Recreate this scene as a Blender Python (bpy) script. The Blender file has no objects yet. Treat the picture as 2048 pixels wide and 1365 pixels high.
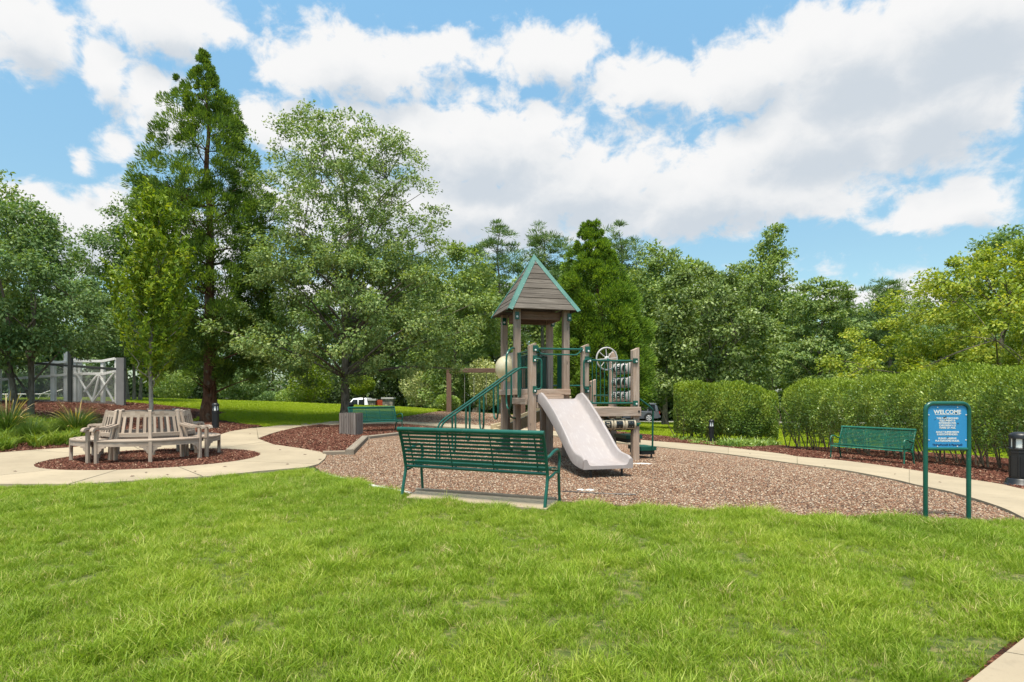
import bpy, math, random
import numpy as np
from mathutils import Vector, Matrix
from mathutils.geometry import delaunay_2d_cdt

R = math.radians
C = bpy.context.scene.collection
SC = bpy.context.scene
rng = np.random.default_rng(7)
random.seed(7)

# ------------------------------------------------------------------ camera
EYE, F, HOR = 1.35, 1200.0, 790.0          # eye height, focal length and horizon row in pixels of the 2048 px photograph
cam_d = bpy.data.cameras.new('camera')
cam_d.sensor_width = 36.0
cam_d.lens = 36.0 * F / 2048.0
cam_d.shift_y = (HOR - 682.5) / 2048.0
cam_d.clip_start, cam_d.clip_end = 0.05, 3000
cam = bpy.data.objects.new('camera', cam_d)
cam.location = (0, 0, EYE)
cam.rotation_euler = (R(90), 0, 0)
C.objects.link(cam)
SC.camera = cam

# ------------------------------------------------------------------ sun, sky, exposure
SUN_EL, SUN_AZ = 71.0, 192.0               # degrees; azimuth clockwise from +Y (the view direction)
SUN_POWER, SUN_SIZE = 3.2, 16.0
SKY = 0.090
EXPOSURE = 1.15
sd = bpy.data.lights.new('sun', 'SUN')
sd.energy, sd.angle, sd.color = SUN_POWER, R(SUN_SIZE), (1.0, 0.93, 0.80)
sun = bpy.data.objects.new('sun', sd)
sun.rotation_euler = (R(90 - SUN_EL), 0, R(180 - SUN_AZ))
C.objects.link(sun)
SC.view_settings.view_transform = 'Standard'
SC.view_settings.look = 'None'
SC.view_settings.exposure = EXPOSURE
SC.view_settings.gamma = 1.0
SC.view_settings.use_curve_mapping = False
SC.cycles.use_denoising = True
SC.cycles.max_bounces = 7
SC.cycles.diffuse_bounces = 5
SC.cycles.transmission_bounces = 5
SC.cycles.transparent_max_bounces = 8


class NT:
    """small helper round a node tree"""
    def __init__(s, nt):
        s.nt = nt
        s.L = nt.links

    def n(s, typ, ins=None, **kw):
        nd = s.nt.nodes.new(typ)
        for k, v in kw.items():
            setattr(nd, k, v)
        for k, v in (ins or {}).items():
            s.put(nd.inputs[k], v)
        return nd

    def put(s, sock, v):
        if isinstance(v, bpy.types.NodeSocket):
            s.L.new(v, sock)
        elif isinstance(v, bpy.types.Node):
            s.L.new(v.outputs[0], sock)
        else:
            sock.default_value = v

    def m(s, op, a, b=None, c=None, clamp=False):
        nd = s.nt.nodes.new('ShaderNodeMath')
        nd.operation, nd.use_clamp = op, clamp
        for i, v in enumerate((a, b, c)):
            if v is not None:
                s.put(nd.inputs[i], v)
        return nd.outputs[0]

    def v(s, op, a, b=None):
        nd = s.nt.nodes.new('ShaderNodeVectorMath')
        nd.operation = op
        s.put(nd.inputs[0], a)
        if b is not None:
            s.put(nd.inputs[1], b)
        return nd.outputs['Value'] if op in ('LENGTH', 'DOT_PRODUCT') else nd.outputs[0]

    def mix(s, f, a, b, mode='MIX'):
        nd = s.nt.nodes.new('ShaderNodeMix')
        nd.data_type, nd.blend_type = 'RGBA', mode
        s.put(nd.inputs[0], f)
        for i, v in ((6, a), (7, b)):
            s.put(nd.inputs[i], (*v, 1) if isinstance(v, tuple) and len(v) == 3 else v)
        return nd.outputs[2]

    def ramp(s, f, stops, interp='LINEAR'):
        nd = s.nt.nodes.new('ShaderNodeValToRGB')
        cr = nd.color_ramp
        cr.interpolation = interp
        while len(cr.elements) < len(stops):
            cr.elements.new(0.5)
        for e, (p, c) in zip(cr.elements, stops):
            e.position, e.color = p, (*c, 1)
        s.put(nd.inputs[0], f)
        return nd.outputs[0]

    def noise(s, vec, scale, detail=3, rough=0.55, dist=0.0):
        nd = s.nt.nodes.new('ShaderNodeTexNoise')
        if vec is not None:
            s.put(nd.inputs['Vector'], vec)
        nd.inputs['Scale'].default_value = scale
        nd.inputs['Detail'].default_value = detail
        nd.inputs['Roughness'].default_value = rough
        nd.inputs['Distortion'].default_value = dist
        return nd.outputs[0]

    def rng(s, v, a, b, c, d, smooth=False):
        nd = s.nt.nodes.new('ShaderNodeMapRange')
        nd.interpolation_type = 'SMOOTHSTEP' if smooth else 'LINEAR'
        for i, x in enumerate((v, a, b, c, d)):
            s.put(nd.inputs[i], x)
        return nd.outputs[0]


def sky_world():
    w = bpy.data.worlds.new('World')
    SC.world = w
    w.use_nodes = True
    w.node_tree.nodes.clear()
    T = NT(w.node_tree)
    sky = T.n('ShaderNodeTexSky', sky_type='NISHITA')
    sky.sun_disc = False
    sky.sun_elevation, sky.sun_rotation = R(SUN_EL), R(SUN_AZ)
    sky.altitude, sky.air_density, sky.dust_density, sky.ozone_density = 50, 1.0, 1.0, 1.0
    # clouds: places on the sky as (azimuth, elevation) in degrees with half sizes
    px = [(50, 40, 130, 105, 1.0), (330, 25, 165, 72, 1.0), (215, 130, 62, 62, .85), (320, 150, 75, 34, .55), (335, 225, 85, 75, .8),
          (720, 125, 205, 78, 1.0), (880, 90, 80, 45, .85), (590, 150, 80, 45, .9), (1100, 115, 140, 74, .95),
          (1300, 165, 120, 66, .9), (1480, 150, 170, 80, 1.05), (1700, 120, 230, 135, 1.1), (1900, 60, 260, 140, 1.15), (1640, 262, 280, 98, 1.05), (1850, 230, 190, 130, 1.1),
          (560, 268, 105, 68, .85), (780, 278, 215, 78, 1.0), (960, 298, 240, 96, 1.05), (1150, 368, 260, 98, 1.05), (1400, 395, 330, 85, 1.1), (900, 420, 400, 90, 1.05), (1600, 405, 150, 50, .85),
          (1830, 415, 85, 42, .9), (1930, 398, 120, 62, 1.0), (130, 420, 150, 62, 1.0), (250, 470, 220, 95, 1.0),
          (150, 308, 28, 24, .6), (240, 285, 42, 34, .55), (2120, 140, 90, 120, .8), (1760, 600, 130, 36, .8), (1000, 620, 700, 60, .6)]
    blobs = []
    for x, y, rx, ry, a in px:
        X, Z = (x - 1024) / F, (HOR - y) / F
        h = math.hypot(1, X)
        az, el = math.degrees(math.atan(X)), math.degrees(math.atan2(Z, h))
        sx = math.degrees(rx / F) * math.cos(R(az)) ** 2
        sy = math.degrees(ry / F) * math.cos(R(el)) ** 2 * math.cos(R(az))
        blobs.append((az, el, sx, sy, a))
    # ----- group: cloud amount at a direction given as (azimuth, elevation, 0)
    g = bpy.data.node_groups.new('cloud_amount', 'ShaderNodeTree')
    g.interface.new_socket('P', in_out='INPUT', socket_type='NodeSocketVector')
    g.interface.new_socket('D', in_out='OUTPUT', socket_type='NodeSocketFloat')
    g.interface.new_socket('S', in_out='OUTPUT', socket_type='NodeSocketFloat')
    G = NT(g)
    gi, go = G.n('NodeGroupInput'), G.n('NodeGroupOutput')
    P = gi.outputs[0]
    P = G.v('ADD', P, G.v('MULTIPLY', G.v('SUBTRACT', G.n('ShaderNodeTexNoise', {'Vector': P, 'Scale': .14, 'Detail': 2.0}).outputs[1], (.5, .5, .5)), (5.5, 3.2, 0)))
    cur = None
    for az, el, sx, sy, a in blobs:
        d = G.v('LENGTH', G.v('MULTIPLY', G.v('SUBTRACT', P, (az, el, 0)), (1 / sx, 1 / sy, 0)))
        val = G.m('MULTIPLY', G.m('SUBTRACT', 1.15, d), a)
        if cur is None:
            cur = val
        else:
            nd = g.nodes.new('ShaderNodeMath')
            nd.operation = 'SMOOTH_MAX'
            G.put(nd.inputs[0], cur)
            G.put(nd.inputs[1], val)
            nd.inputs[2].default_value = 0.22
            cur = nd.outputs[0]
    sep = G.n('ShaderNodeSeparateXYZ', {0: gi.outputs[0]})
    # the rest of the sky carries the same kind of scattered cumulus
    out = G.m('MAXIMUM', G.rng(G.m('ABSOLUTE', sep.outputs[0]), 42, 54, 0, 1), G.rng(sep.outputs[1], 34, 42, 0, 1))
    gen = G.rng(G.noise(G.v('MULTIPLY', gi.outputs[0], (1, 1.8, 1)), .045, 2), .42, .68, -.7, .9)
    cur = G.m('MAXIMUM', cur, G.m('ADD', gen, G.m('MULTIPLY', G.m('SUBTRACT', out, 1.0), 3.0)))
    G.L.new(cur, go.inputs[1])
    fine = G.noise(G.v('MULTIPLY', gi.outputs[0], (1, 1.35, 1)), .34, 9, .60, .25)
    cur = G.m('ADD', cur, G.m('MULTIPLY', G.m('SUBTRACT', fine, .5), 2.1))
    G.L.new(cur, go.inputs[0])

    dirv = T.n('ShaderNodeTexCoord').outputs['Generated']
    s3 = T.n('ShaderNodeSeparateXYZ', {0: dirv})
    az = T.m('MULTIPLY', T.m('ARCTAN2', s3.outputs[0], s3.outputs[1]), 180 / math.pi)
    el = T.m('MULTIPLY', T.m('ARCSINE', s3.outputs[2]), 180 / math.pi)
    p = T.n('ShaderNodeCombineXYZ', {0: az, 1: el}).outputs[0]

    def amount(vec):
        nd = w.node_tree.nodes.new('ShaderNodeGroup')
        nd.node_tree = g
        T.put(nd.inputs[0], vec)
        return nd.outputs
    D = amount(p)[0]
    D2, S2 = amount(T.v('ADD', p, (-.7, 2.6, 0)))[:2]
    dens = T.rng(D, -.10, .45, 0, 1, True)
    dens = T.m('MULTIPLY', dens, T.rng(el, -1, 2, 0, 1))
    # thick cloud above a spot keeps the sun from it: undersides are grey
    lit = T.rng(T.m('ADD', T.m('MULTIPLY', S2, .62), T.m('MULTIPLY', D2, .38)), .06, 1.08, 1.0, .0, True)
    cc = T.ramp(lit, [(0, (.67, .735, .805)), (.5, (.89, .91, .93)), (1, (1.0, 1.0, 1.0))])
    clear = T.mix(1.0, sky.outputs[0], T.ramp(T.m('DIVIDE', el, 90.0), [(0, (.70, .80, .73)), (.14, (.85, .99, .88)), (.36, (1.17, 1.50, 1.33))]), 'MULTIPLY')
    bg1 = T.n('ShaderNodeBackground', {0: clear, 1: SKY})
    bg2 = T.n('ShaderNodeBackground', {0: cc, 1: 0.425})
    mx = T.n('ShaderNodeMixShader', {0: dens, 1: bg1.outputs[0], 2: bg2.outputs[0]})
    o = T.n('ShaderNodeOutputWorld')
    T.L.new(mx.outputs[0], o.inputs[0])


sky_world()

# ------------------------------------------------------------------ terrain height
CTRL = np.array([(-8, 0, 0), (0, 0, 0), (8, 0, 0), (-8, 7, 0), (0, 7, 0), (5, 6.5, 0), (-7.6, 12.6, 0), (0, 12, 0), (2.5, 12.3, 0), (-3, 16, 0),
                 (8.7, 10.3, -.26), (9.2, 15, -.40), (7.5, 12, -.2), (8.2, 24.8, -.62), (4.5, 20, -.28), (12, 57, -1.2), (25, 57, -1.25), (0, 57, -1.1), (-14, 13, .02), (-16.3, 20, .42),
                 (-13, 17, .22), (-18, 28, .85), (-26, 28, 1.0), (-12.8, 26, .16), (-9.8, 21, .1), (-12, 33, .5), (-15, 40, .78), (-8, 38, .56), (-27, 42, .95),
                 (-5, 22, 0), (-6, 28, .2), (-3.5, 33, .36), (1.5, 33, .1), (0, 24, 0), (-8, 33, .42), (-15, 52, -.5), (-30, 62, -.4), (-22, 76, -.9), (5, 38, -.5), (12, 30, -.75), (16, 20, -.6),
                 (20, 40, -1.0), (40, 40, -1.2), (30, 15, -.6), (-30, 12, .2), (-60, 30, .8), (-150, 0, 0), (150, 0, -1), (0, 200, -1.5), (-150, 200, -1), (150, 200, -1.5), (0, -80, 0), (-150, -80, 0), (150, -80, 0), (0, 600, -2), (-400, 400, -2), (400, 400, -2)], float)


def _phi(r2):
    return np.sqrt(r2 + 9.0)


_n = len(CTRL)
_A = np.zeros((_n + 3, _n + 3))
_A[:_n, :_n] = _phi(((CTRL[:, None, :2] - CTRL[None, :, :2]) ** 2).sum(-1))
_A[:_n, _n] = 1
_A[:_n, _n + 1:] = CTRL[:, :2]
_A[_n:, :_n] = _A[:_n, _n:].T
_A[:_n, :_n] -= np.eye(_n) * .05
_W = np.linalg.solve(_A, np.concatenate([CTRL[:, 2], [0, 0, 0]]))


def zg(x, y):
    x, y = np.asarray(x, float), np.asarray(y, float)
    r2 = (x[..., None] - CTRL[:, 0]) ** 2 + (y[..., None] - CTRL[:, 1]) ** 2
    return _phi(r2) @ _W[:_n] + _W[_n] + _W[_n + 1] * x + _W[_n + 2] * y


def P(px, py):
    """where the sight line of a spot in the photograph meets the ground"""
    Y = F * EYE / (py - HOR)
    z = 0.0
    for _ in range(60):
        X = (px - 1024) / F * Y
        z = .5 * z + .5 * float(zg(X, Y))
        Y = F * (EYE - z) / (py - HOR)
    return ((px - 1024) / F * Y, Y)


def AT(px, py, Y):
    return Vector(((px - 1024) / F * Y, Y, EYE + (HOR - py) / F * Y))


# ------------------------------------------------------------------ objects and meshes
def tag(o, label=None, cat=None, group=None, kind=None):
    if label: o['label'] = label
    if cat: o['category'] = cat
    if group: o['group'] = group
    if kind: o['kind'] = kind
    return o


def empty(name, loc, rz=0.0, label=None, cat=None, group=None, kind=None):
    o = bpy.data.objects.new(name, None)
    o.location, o.rotation_euler = loc, (0, 0, rz)
    o.empty_display_size = .2
    C.objects.link(o)
    return tag(o, label, cat, group, kind)


def link(name, me, m=None, parent=None):
    if m is not None and not me.materials:
        me.materials.append(m)
    o = bpy.data.objects.new(name, me)
    C.objects.link(o)
    if parent is not None:
        o.parent = parent
    return o


def fast_mesh(name, verts, quads):
    verts = np.ascontiguousarray(verts, np.float32)
    quads = np.ascontiguousarray(quads, np.int32)
    k = quads.shape[1]
    me = bpy.data.meshes.new(name)
    me.vertices.add(len(verts))
    me.vertices.foreach_set('co', verts.ravel())
    me.loops.add(quads.size)
    me.loops.foreach_set('vertex_index', quads.ravel())
    me.polygons.add(len(quads))
    me.polygons.foreach_set('loop_start', np.arange(len(quads), dtype=np.int32) * k)
    me.update(calc_edges=True)
    return me


class MB:
    """collects simple solids into one mesh; grain = coordinates along each piece"""
    def __init__(s):
        s.v, s.f, s.g, s.sm = [], [], [], []

    def add(s, vs, fs, grain=None, smooth=False):
        b = len(s.v)
        off = Vector((random.uniform(0, 40), random.uniform(0, 40), random.uniform(0, 40)))
        for i, p in enumerate(vs):
            s.v.append(tuple(p))
            s.g.append(tuple((Vector(grain[i]) if grain else Vector(p)) + off))
        for fc in fs:
            s.f.append([b + i for i in fc])
            s.sm.append(smooth)
        return s

    def box(s, c, size, rz=0.0):
        x, y, z = (d / 2 for d in size)
        M = Matrix.Rotation(rz, 3, 'Z')
        loc = [Vector((sx * x, sy * y, sz * z)) for sz in (-1, 1) for sy in (-1, 1) for sx in (-1, 1)]
        ax = max(range(3), key=lambda i: size[i])
        gr = [(p[ax], p[(ax + 1) % 3], p[(ax + 2) % 3]) for p in loc]
        return s.add([M @ p + Vector(c) for p in loc], [(0, 2, 3, 1), (4, 5, 7, 6), (0, 1, 5, 4), (2, 6, 7, 3), (0, 4, 6, 2), (1, 3, 7, 5)], gr)

    def beam(s, a, b, w, h, up=(0, 0, 1), ch=.006, slant=0.0):
        a, b = Vector(a), Vector(b)
        d = (b - a)
        L = d.length
        d.normalize()
        up = Vector(up)
        if abs(d.dot(up)) > .98: up = Vector((0, 1, 0))
        sx = d.cross(up).normalized()
        sz = sx.cross(d).normalized()
        x, z = w / 2, h / 2
        c = min(ch, x * .6, z * .6)
        sec = [(-x + c, -z), (x - c, -z), (x, -z + c), (x, z - c), (x - c, z), (-x + c, z), (-x, z - c), (-x, -z + c)]
        vs, gr = [], []
        for e, (pt, t) in enumerate(((a, 0), (b, L))):
            for (i, j) in sec:
                q = pt + sx * i + sz * j
                if e and slant: q -= d * (slant * max(0, (i + x) / w - .45))
                vs.append(q)
                gr.append((t, i, j))
        fs = [tuple(reversed(range(8))), tuple(range(8, 16))] + [(i, (i + 1) % 8, 8 + (i + 1) % 8, 8 + i) for i in range(8)]
        return s.add(vs, fs, gr)

    def tube(s, pts, r, n=8, caps=True):
        pts = [Vector(p) for p in pts]
        rs = r if isinstance(r, (list, tuple)) else [r] * len(pts)
        vs, gr = [], []
        up = None
        acc = 0
        for i, p in enumerate(pts):
            d = (pts[min(i + 1, len(pts) - 1)] - pts[max(i - 1, 0)])
            d = d.normalized() if d.length > 1e-9 else Vector((0, 0, 1))
            if up is None:
                up = Vector((0, 0, 1)) if abs(d.z) < .9 else Vector((1, 0, 0))
            a = d.cross(up)
            if a.length < 1e-6: a = d.orthogonal()
            a.normalize()
            up = a.cross(d).normalized()
            if i: acc += (p - pts[i - 1]).length
            for k in range(n):
                t = 2 * math.pi * k / n
                vs.append(p + (a * math.cos(t) + up * math.sin(t)) * rs[i])
                gr.append((acc, math.cos(t) * rs[i], math.sin(t) * rs[i]))
        fs = []
        for i in range(len(pts) - 1):
            for k in range(n):
                fs.append((i * n + k, i * n + (k + 1) % n, (i + 1) * n + (k + 1) % n, (i + 1) * n + k))
        s.add(vs, fs, gr, True)
        if caps:
            b = len(s.v) - len(vs)
            s.f.append([b + k for k in reversed(range(n))]); s.sm.append(False)
            s.f.append([b + (len(pts) - 1) * n + k for k in range(n)]); s.sm.append(False)
        return s

    def lathe(s, prof, c=(0, 0, 0), n=20, axis='Z', a0=0.0, a1=2 * math.pi):
        full = abs(a1 - a0 - 2 * math.pi) < 1e-6
        m = n if full else n + 1
        vs = []
        for r, h in prof:
            for k in range(m):
                t = a0 + (a1 - a0) * k / n
                p = (r * math.cos(t), r * math.sin(t), h)
                if axis == 'Y': p = (p[0], p[2], p[1])
                if axis == 'X': p = (p[2], p[0], p[1])
                vs.append(Vector(p) + Vector(c))
        fs = []
        for i in range(len(prof) - 1):
            for k in range(n):
                fs.append((i * m + k, i * m + (k + 1) % m, (i + 1) * m + (k + 1) % m, (i + 1) * m + k))
        return s.add(vs, fs, None, True)

    def loft(s, secs, closed=True, caps=True, smooth=True):
        n = len(secs[0])
        vs = [p for sec in secs for p in sec]
        fs = []
        for i in range(len(secs) - 1):
            for k in range(n if closed else n - 1):
                fs.append((i * n + k, i * n + (k + 1) % n, (i + 1) * n + (k + 1) % n, (i + 1) * n + k))
        s.add(vs, fs, None, smooth)
        if caps:
            b = len(s.v) - len(vs)
            s.f.append([b + k for k in reversed(range(n))]); s.sm.append(False)
            s.f.append([b + len(vs) - n + k for k in range(n)]); s.sm.append(False)
        return s

    def prism(s, poly, h0, h1, T=None):
        """polygon (x, y) pushed from z=h0 to z=h1, placed with T"""
        n = len(poly)
        T = T or Matrix()
        vs = [T @ Vector((x, y, h)) for h in (h0, h1) for x, y in poly]
        return s.add(vs, [tuple(reversed(range(n))), tuple(range(n, 2 * n))] + [(i, (i + 1) % n, n + (i + 1) % n, n + i) for i in range(n)])

    def mesh(s, name):
        me = bpy.data.meshes.new(name)
        me.from_pydata(s.v, [], s.f)
        me.polygons.foreach_set('use_smooth', s.sm)
        a = me.attributes.new('grain', 'FLOAT_VECTOR', 'POINT')
        a.data.foreach_set('vector', np.array(s.g, np.float32).ravel())
        if any(s.sm):
            me.set_sharp_from_angle(angle=R(38))
        me.update()
        return me

    def build(s, name, m, parent=None, label=None):
        o = link(name, s.mesh(name), m, parent)
        if label: o['label'] = label
        return o


def copy_tree(o, parent=None):
    c = o.copy()
    C.objects.link(c)
    if parent is not None: c.parent = parent
    for ch in list(o.children):
        copy_tree(ch, c)
    return c


def curve(pts, n=6):
    """smooth line through points (Catmull-Rom)"""
    pts = [Vector(p) for p in pts]
    q = [2 * pts[0] - pts[1]] + pts + [2 * pts[-1] - pts[-2]]
    out = []
    for i in range(1, len(q) - 2):
        for k in range(n):
            t = k / n
            a, b, c, d = q[i - 1], q[i], q[i + 1], q[i + 2]
            out.append(.5 * ((2 * b) + (c - a) * t + (2 * a - 5 * b + 4 * c - d) * t * t + (3 * b - a - 3 * c + d) * t ** 3))
    return out + [pts[-1]]


# ------------------------------------------------------------------ materials
def new_mat(name):
    m = bpy.data.materials.new(name)
    m.use_nodes = True
    m.node_tree.nodes.clear()
    return m, NT(m.node_tree)


def finish(T, col, rough=.6, spec=.4, bump=None, bstr=.3, bdist=.01, metal=0.0, coat=0.0, alpha=None, trans=None):
    b = T.n('ShaderNodeBsdfPrincipled')
    T.put(b.inputs['Base Color'], (*col, 1) if isinstance(col, tuple) and len(col) == 3 else col)
    T.put(b.inputs['Roughness'], rough)
    T.put(b.inputs['Specular IOR Level'], spec)
    b.inputs['Metallic'].default_value = metal
    b.inputs['Coat Weight'].default_value = coat
    if trans is not None: b.inputs['Transmission Weight'].default_value = trans
    if bump is not None:
        bn = T.n('ShaderNodeBump', {'Height': bump, 'Strength': bstr, 'Distance': bdist})
        T.L.new(bn.outputs[0], b.inputs['Normal'])
    o = T.n('ShaderNodeOutputMaterial')
    T.L.new(b.outputs[0], o.inputs[0])
    return b


def grain_vec(T):
    return T.n('ShaderNodeAttribute', attribute_name='grain').outputs['Vector']


def pos(T):
    return T.n('ShaderNodeNewGeometry').outputs['Position']


def wood(name, dark, mid, light, warm, scale=1.0):
    m, T = new_mat(name)
    g = grain_vec(T)
    st = T.v('MULTIPLY', g, (2.2, 60 * scale, 60 * scale))
    fine = T.noise(st, 1.0, 5, .6, .4)
    big = T.noise(T.v('MULTIPLY', g, (1.2, 7, 7)), 1.0, 3)
    knot = T.noise(T.v('MULTIPLY', g, (4.0, 14, 14)), 1.0, 2)
    c = T.ramp(fine, [(.28, dark), (.5, mid), (.72, light)])
    c = T.mix(T.rng(big, .42, .68, 0, .75), c, warm, 'MIX')
    c = T.mix(T.rng(knot, .68, .78, 0, .8), c, tuple(.45 * x for x in dark))
    rnd = T.n('ShaderNodeObjectInfo').outputs['Random']
    c = T.mix(1.0, c, T.ramp(rnd, [(0, (.78, .77, .76)), (1, (1.12, 1.12, 1.12))]), 'MULTIPLY')
    finish(T, c, .82, .2, fine, .5, .006)
    return m


def paint(name, col, rough=.35, var=.18, chip=None, spec=.5, scale=3.0):
    m, T = new_mat(name)
    p = T.n('ShaderNodeTexCoord').outputs['Object']
    nz = T.noise(p, scale, 4)
    c = T.mix(T.rng(nz, .3, .7, 0, 1), tuple(x * (1 - var) for x in col), tuple(min(1, x * (1 + var)) for x in col))
    if chip:
        k = T.noise(p, 34, 5, .7)
        k2 = T.noise(p, 4, 2)
        c = T.mix(T.m('MULTIPLY', T.rng(k, chip[0], chip[0] + .03, 0, 1), T.rng(k2, .45, .6, 0, 1)), c, chip[1])
    finish(T, c, T.rng(nz, .3, .7, rough * .85, rough * 1.25), spec, T.noise(p, 60, 2), .04, .003)
    return m


def plastic(name, col, dirt, rough=.45, amount=.6, scale=5.0):
    m, T = new_mat(name)
    p = T.n('ShaderNodeTexCoord').outputs['Object']
    a = T.noise(p, scale, 6, .65)
    b = T.noise(T.v('MULTIPLY', p, (30, 6, 6)), 1.0, 3)
    c = T.mix(T.m('MULTIPLY', T.rng(a, .45, .75, 0, 1), amount), col, dirt)
    c = T.mix(T.m('MULTIPLY', T.rng(b, .55, .75, 0, 1), .12), c, (.85, .82, .8))
    finish(T, c, T.rng(a, .3, .7, rough * .8, rough * 1.3), .4, a, .04, .004)
    return m


def leaf_mat(name, c0, c1, c2, rough=.55, trans=.28, patch=.35, spec=.22):
    m, T = new_mat(name)
    ge = T.n('ShaderNodeNewGeometry')
    r = ge.outputs['Random Per Island']
    n = T.noise(ge.outputs['Position'], 1.1, 2)
    f = T.m('ADD', T.m('MULTIPLY', r, 1 - patch), T.m('MULTIPLY', T.rng(n, .3, .7, 0, 1), patch))
    c = T.ramp(f, [(0.05, c0), (.5, c1), (.95, c2)])
    b = T.n('ShaderNodeBsdfPrincipled', {'Base Color': c, 'Roughness': rough, 'Specular IOR Level': spec})
    t = T.n('ShaderNodeBsdfTranslucent', {'Color': T.mix(1.0, c, (1.45, 1.45, .45), 'MULTIPLY')})
    mx = T.n('ShaderNodeMixShader', {0: trans, 1: b.outputs[0], 2: t.outputs[0]})
    o = T.n('ShaderNodeOutputMaterial')
    T.L.new(mx.outputs[0], o.inputs[0])
    return m


def bark_mat(name, a, b, scale=1.0):
    m, T = new_mat(name)
    g = T.n('ShaderNodeTexCoord').outputs['Object']
    n = T.noise(T.v('MULTIPLY', g, (14 * scale, 14 * scale, 3.5 * scale)), 1.0, 6, .65, .6)
    l = T.noise(g, 3.0, 3)
    c = T.ramp(n, [(.3, a), (.62, b)])
    c = T.mix(T.rng(l, .56, .72, 0, .55), c, (.23, .24, .19))
    finish(T, c, .9, .15, n, .9, .03)
    return m


def blade_mat(name, c0, c1, c2, dry, dry_amt=.12, trans=.35, patch=.6):
    """grass blades: colour from the blade, its tuft and slow changes over the lawn"""
    m, T = new_mat(name)
    ge = T.n('ShaderNodeNewGeometry')
    r = T.n('ShaderNodeAttribute', attribute_name='rnd').outputs['Fac']
    h = T.n('ShaderNodeAttribute', attribute_name='hgt').outputs['Fac']
    n = T.noise(ge.outputs['Position'], patch, 4)
    n2 = T.noise(ge.outputs['Position'], 2.7, 3)
    rr = T.n('ShaderNodeObjectInfo').outputs['Random']
    f = T.m('ADD', T.m('ADD', T.m('MULTIPLY', r, .35), T.m('MULTIPLY', rr, .25)), T.m('MULTIPLY', T.rng(n, .3, .7, 0, 1), .4))
    c = T.ramp(f, [(.1, c0), (.5, c1), (.9, c2)])
    d = T.m('MULTIPLY', T.rng(n2, .50, .68, .15, 1), T.rng(T.m('ADD', r, T.m('MULTIPLY', rr, .3)), 1.3 - dry_amt * 3.0, 1.3 - dry_amt * 2.4, 0, 1))
    c = T.mix(d, c, dry)
    c = T.mix(T.rng(h, 0, .35, .45, 0), c, (.16, .14, .05))     # darker and browner towards the foot of each blade
    b = T.n('ShaderNodeBsdfPrincipled', {'Base Color': c, 'Roughness': .5, 'Specular IOR Level': .3})
    t = T.n('ShaderNodeBsdfTranslucent', {'Color': T.mix(1.0, c, (1.2, 1.3, .6), 'MULTIPLY')})
    mx = T.n('ShaderNodeMixShader', {0: trans, 1: b.outputs[0], 2: t.outputs[0]})
    o = T.n('ShaderNodeOutputMaterial')
    T.L.new(mx.outputs[0], o.inputs[0])
    return m


def bits_mat(name, stops, rough=.8):
    """loose pieces (stones, chips): one colour each"""
    m, T = new_mat(name)
    oi = T.n('ShaderNodeObjectInfo').outputs['Random']
    p = T.n('ShaderNodeTexCoord').outputs['Object']
    c = T.ramp(oi, stops, 'CONSTANT')
    n = T.noise(p, 2.5, 3)
    c = T.mix(1.0, c, T.ramp(n, [(.3, (.75, .75, .75)), (.7, (1.15, 1.15, 1.15))]), 'MULTIPLY')
    finish(T, c, rough, .3)
    return m


def bed_mat(name, stops, scale, bump=.9, dist=.02, shift=None):
    """ground cover of small pieces: cells of their own colour with relief"""
    m, T = new_mat(name)
    p = pos(T)
    w = T.v('ADD', p, T.v('MULTIPLY', T.n('ShaderNodeTexNoise', {'Vector': p, 'Scale': scale * .8, 'Detail': 2.0}).outputs[1], (.35 / scale * 4, .35 / scale * 4, 0)))
    vo = T.n('ShaderNodeTexVoronoi', {'Vector': w, 'Scale': scale})
    rnd = T.n('ShaderNodeSeparateColor', {0: vo.outputs['Color']}).outputs[0]
    c = T.ramp(rnd, stops)
    edge = T.rng(vo.outputs['Distance'], .25, .75, 1, 0)
    big = T.noise(p, .55, 4)
    c = T.mix(T.rng(big, .42, .66, 0, .65), c, shift or stops[0][1])
    fine = T.noise(p, 90, 3)
    hgt = T.m('ADD', T.m('ADD', edge, T.m('MULTIPLY', rnd, .8)), T.m('MULTIPLY', fine, .3))
    finish(T, c, .88, .2, hgt, bump, dist)
    return m


def concrete_mat(name, col):
    m, T = new_mat(name)
    p = pos(T)
    a = T.noise(p, .8, 5)
    b = T.noise(p, 45, 4, .7)
    s = T.noise(p, 6, 4, .7)
    c = T.mix(T.rng(a, .35, .7, 0, 1), tuple(x * .86 for x in col), tuple(min(1, x * 1.08) for x in col))
    c = T.mix(T.rng(s, .54, .75, 0, .5), c, tuple(x * .62 for x in col))
    c = T.mix(T.rng(b, .55, .8, 0, .35), c, tuple(x * .5 for x in col))
    rnd = T.n('ShaderNodeObjectInfo').outputs['Random']
    c = T.mix(1.0, c, T.ramp(rnd, [(0, (.93, .93, .93)), (1, (1.05, 1.05, 1.04))]), 'MULTIPLY')
    finish(T, c, .88, .25, b, .25, .004)
    return m


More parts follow.
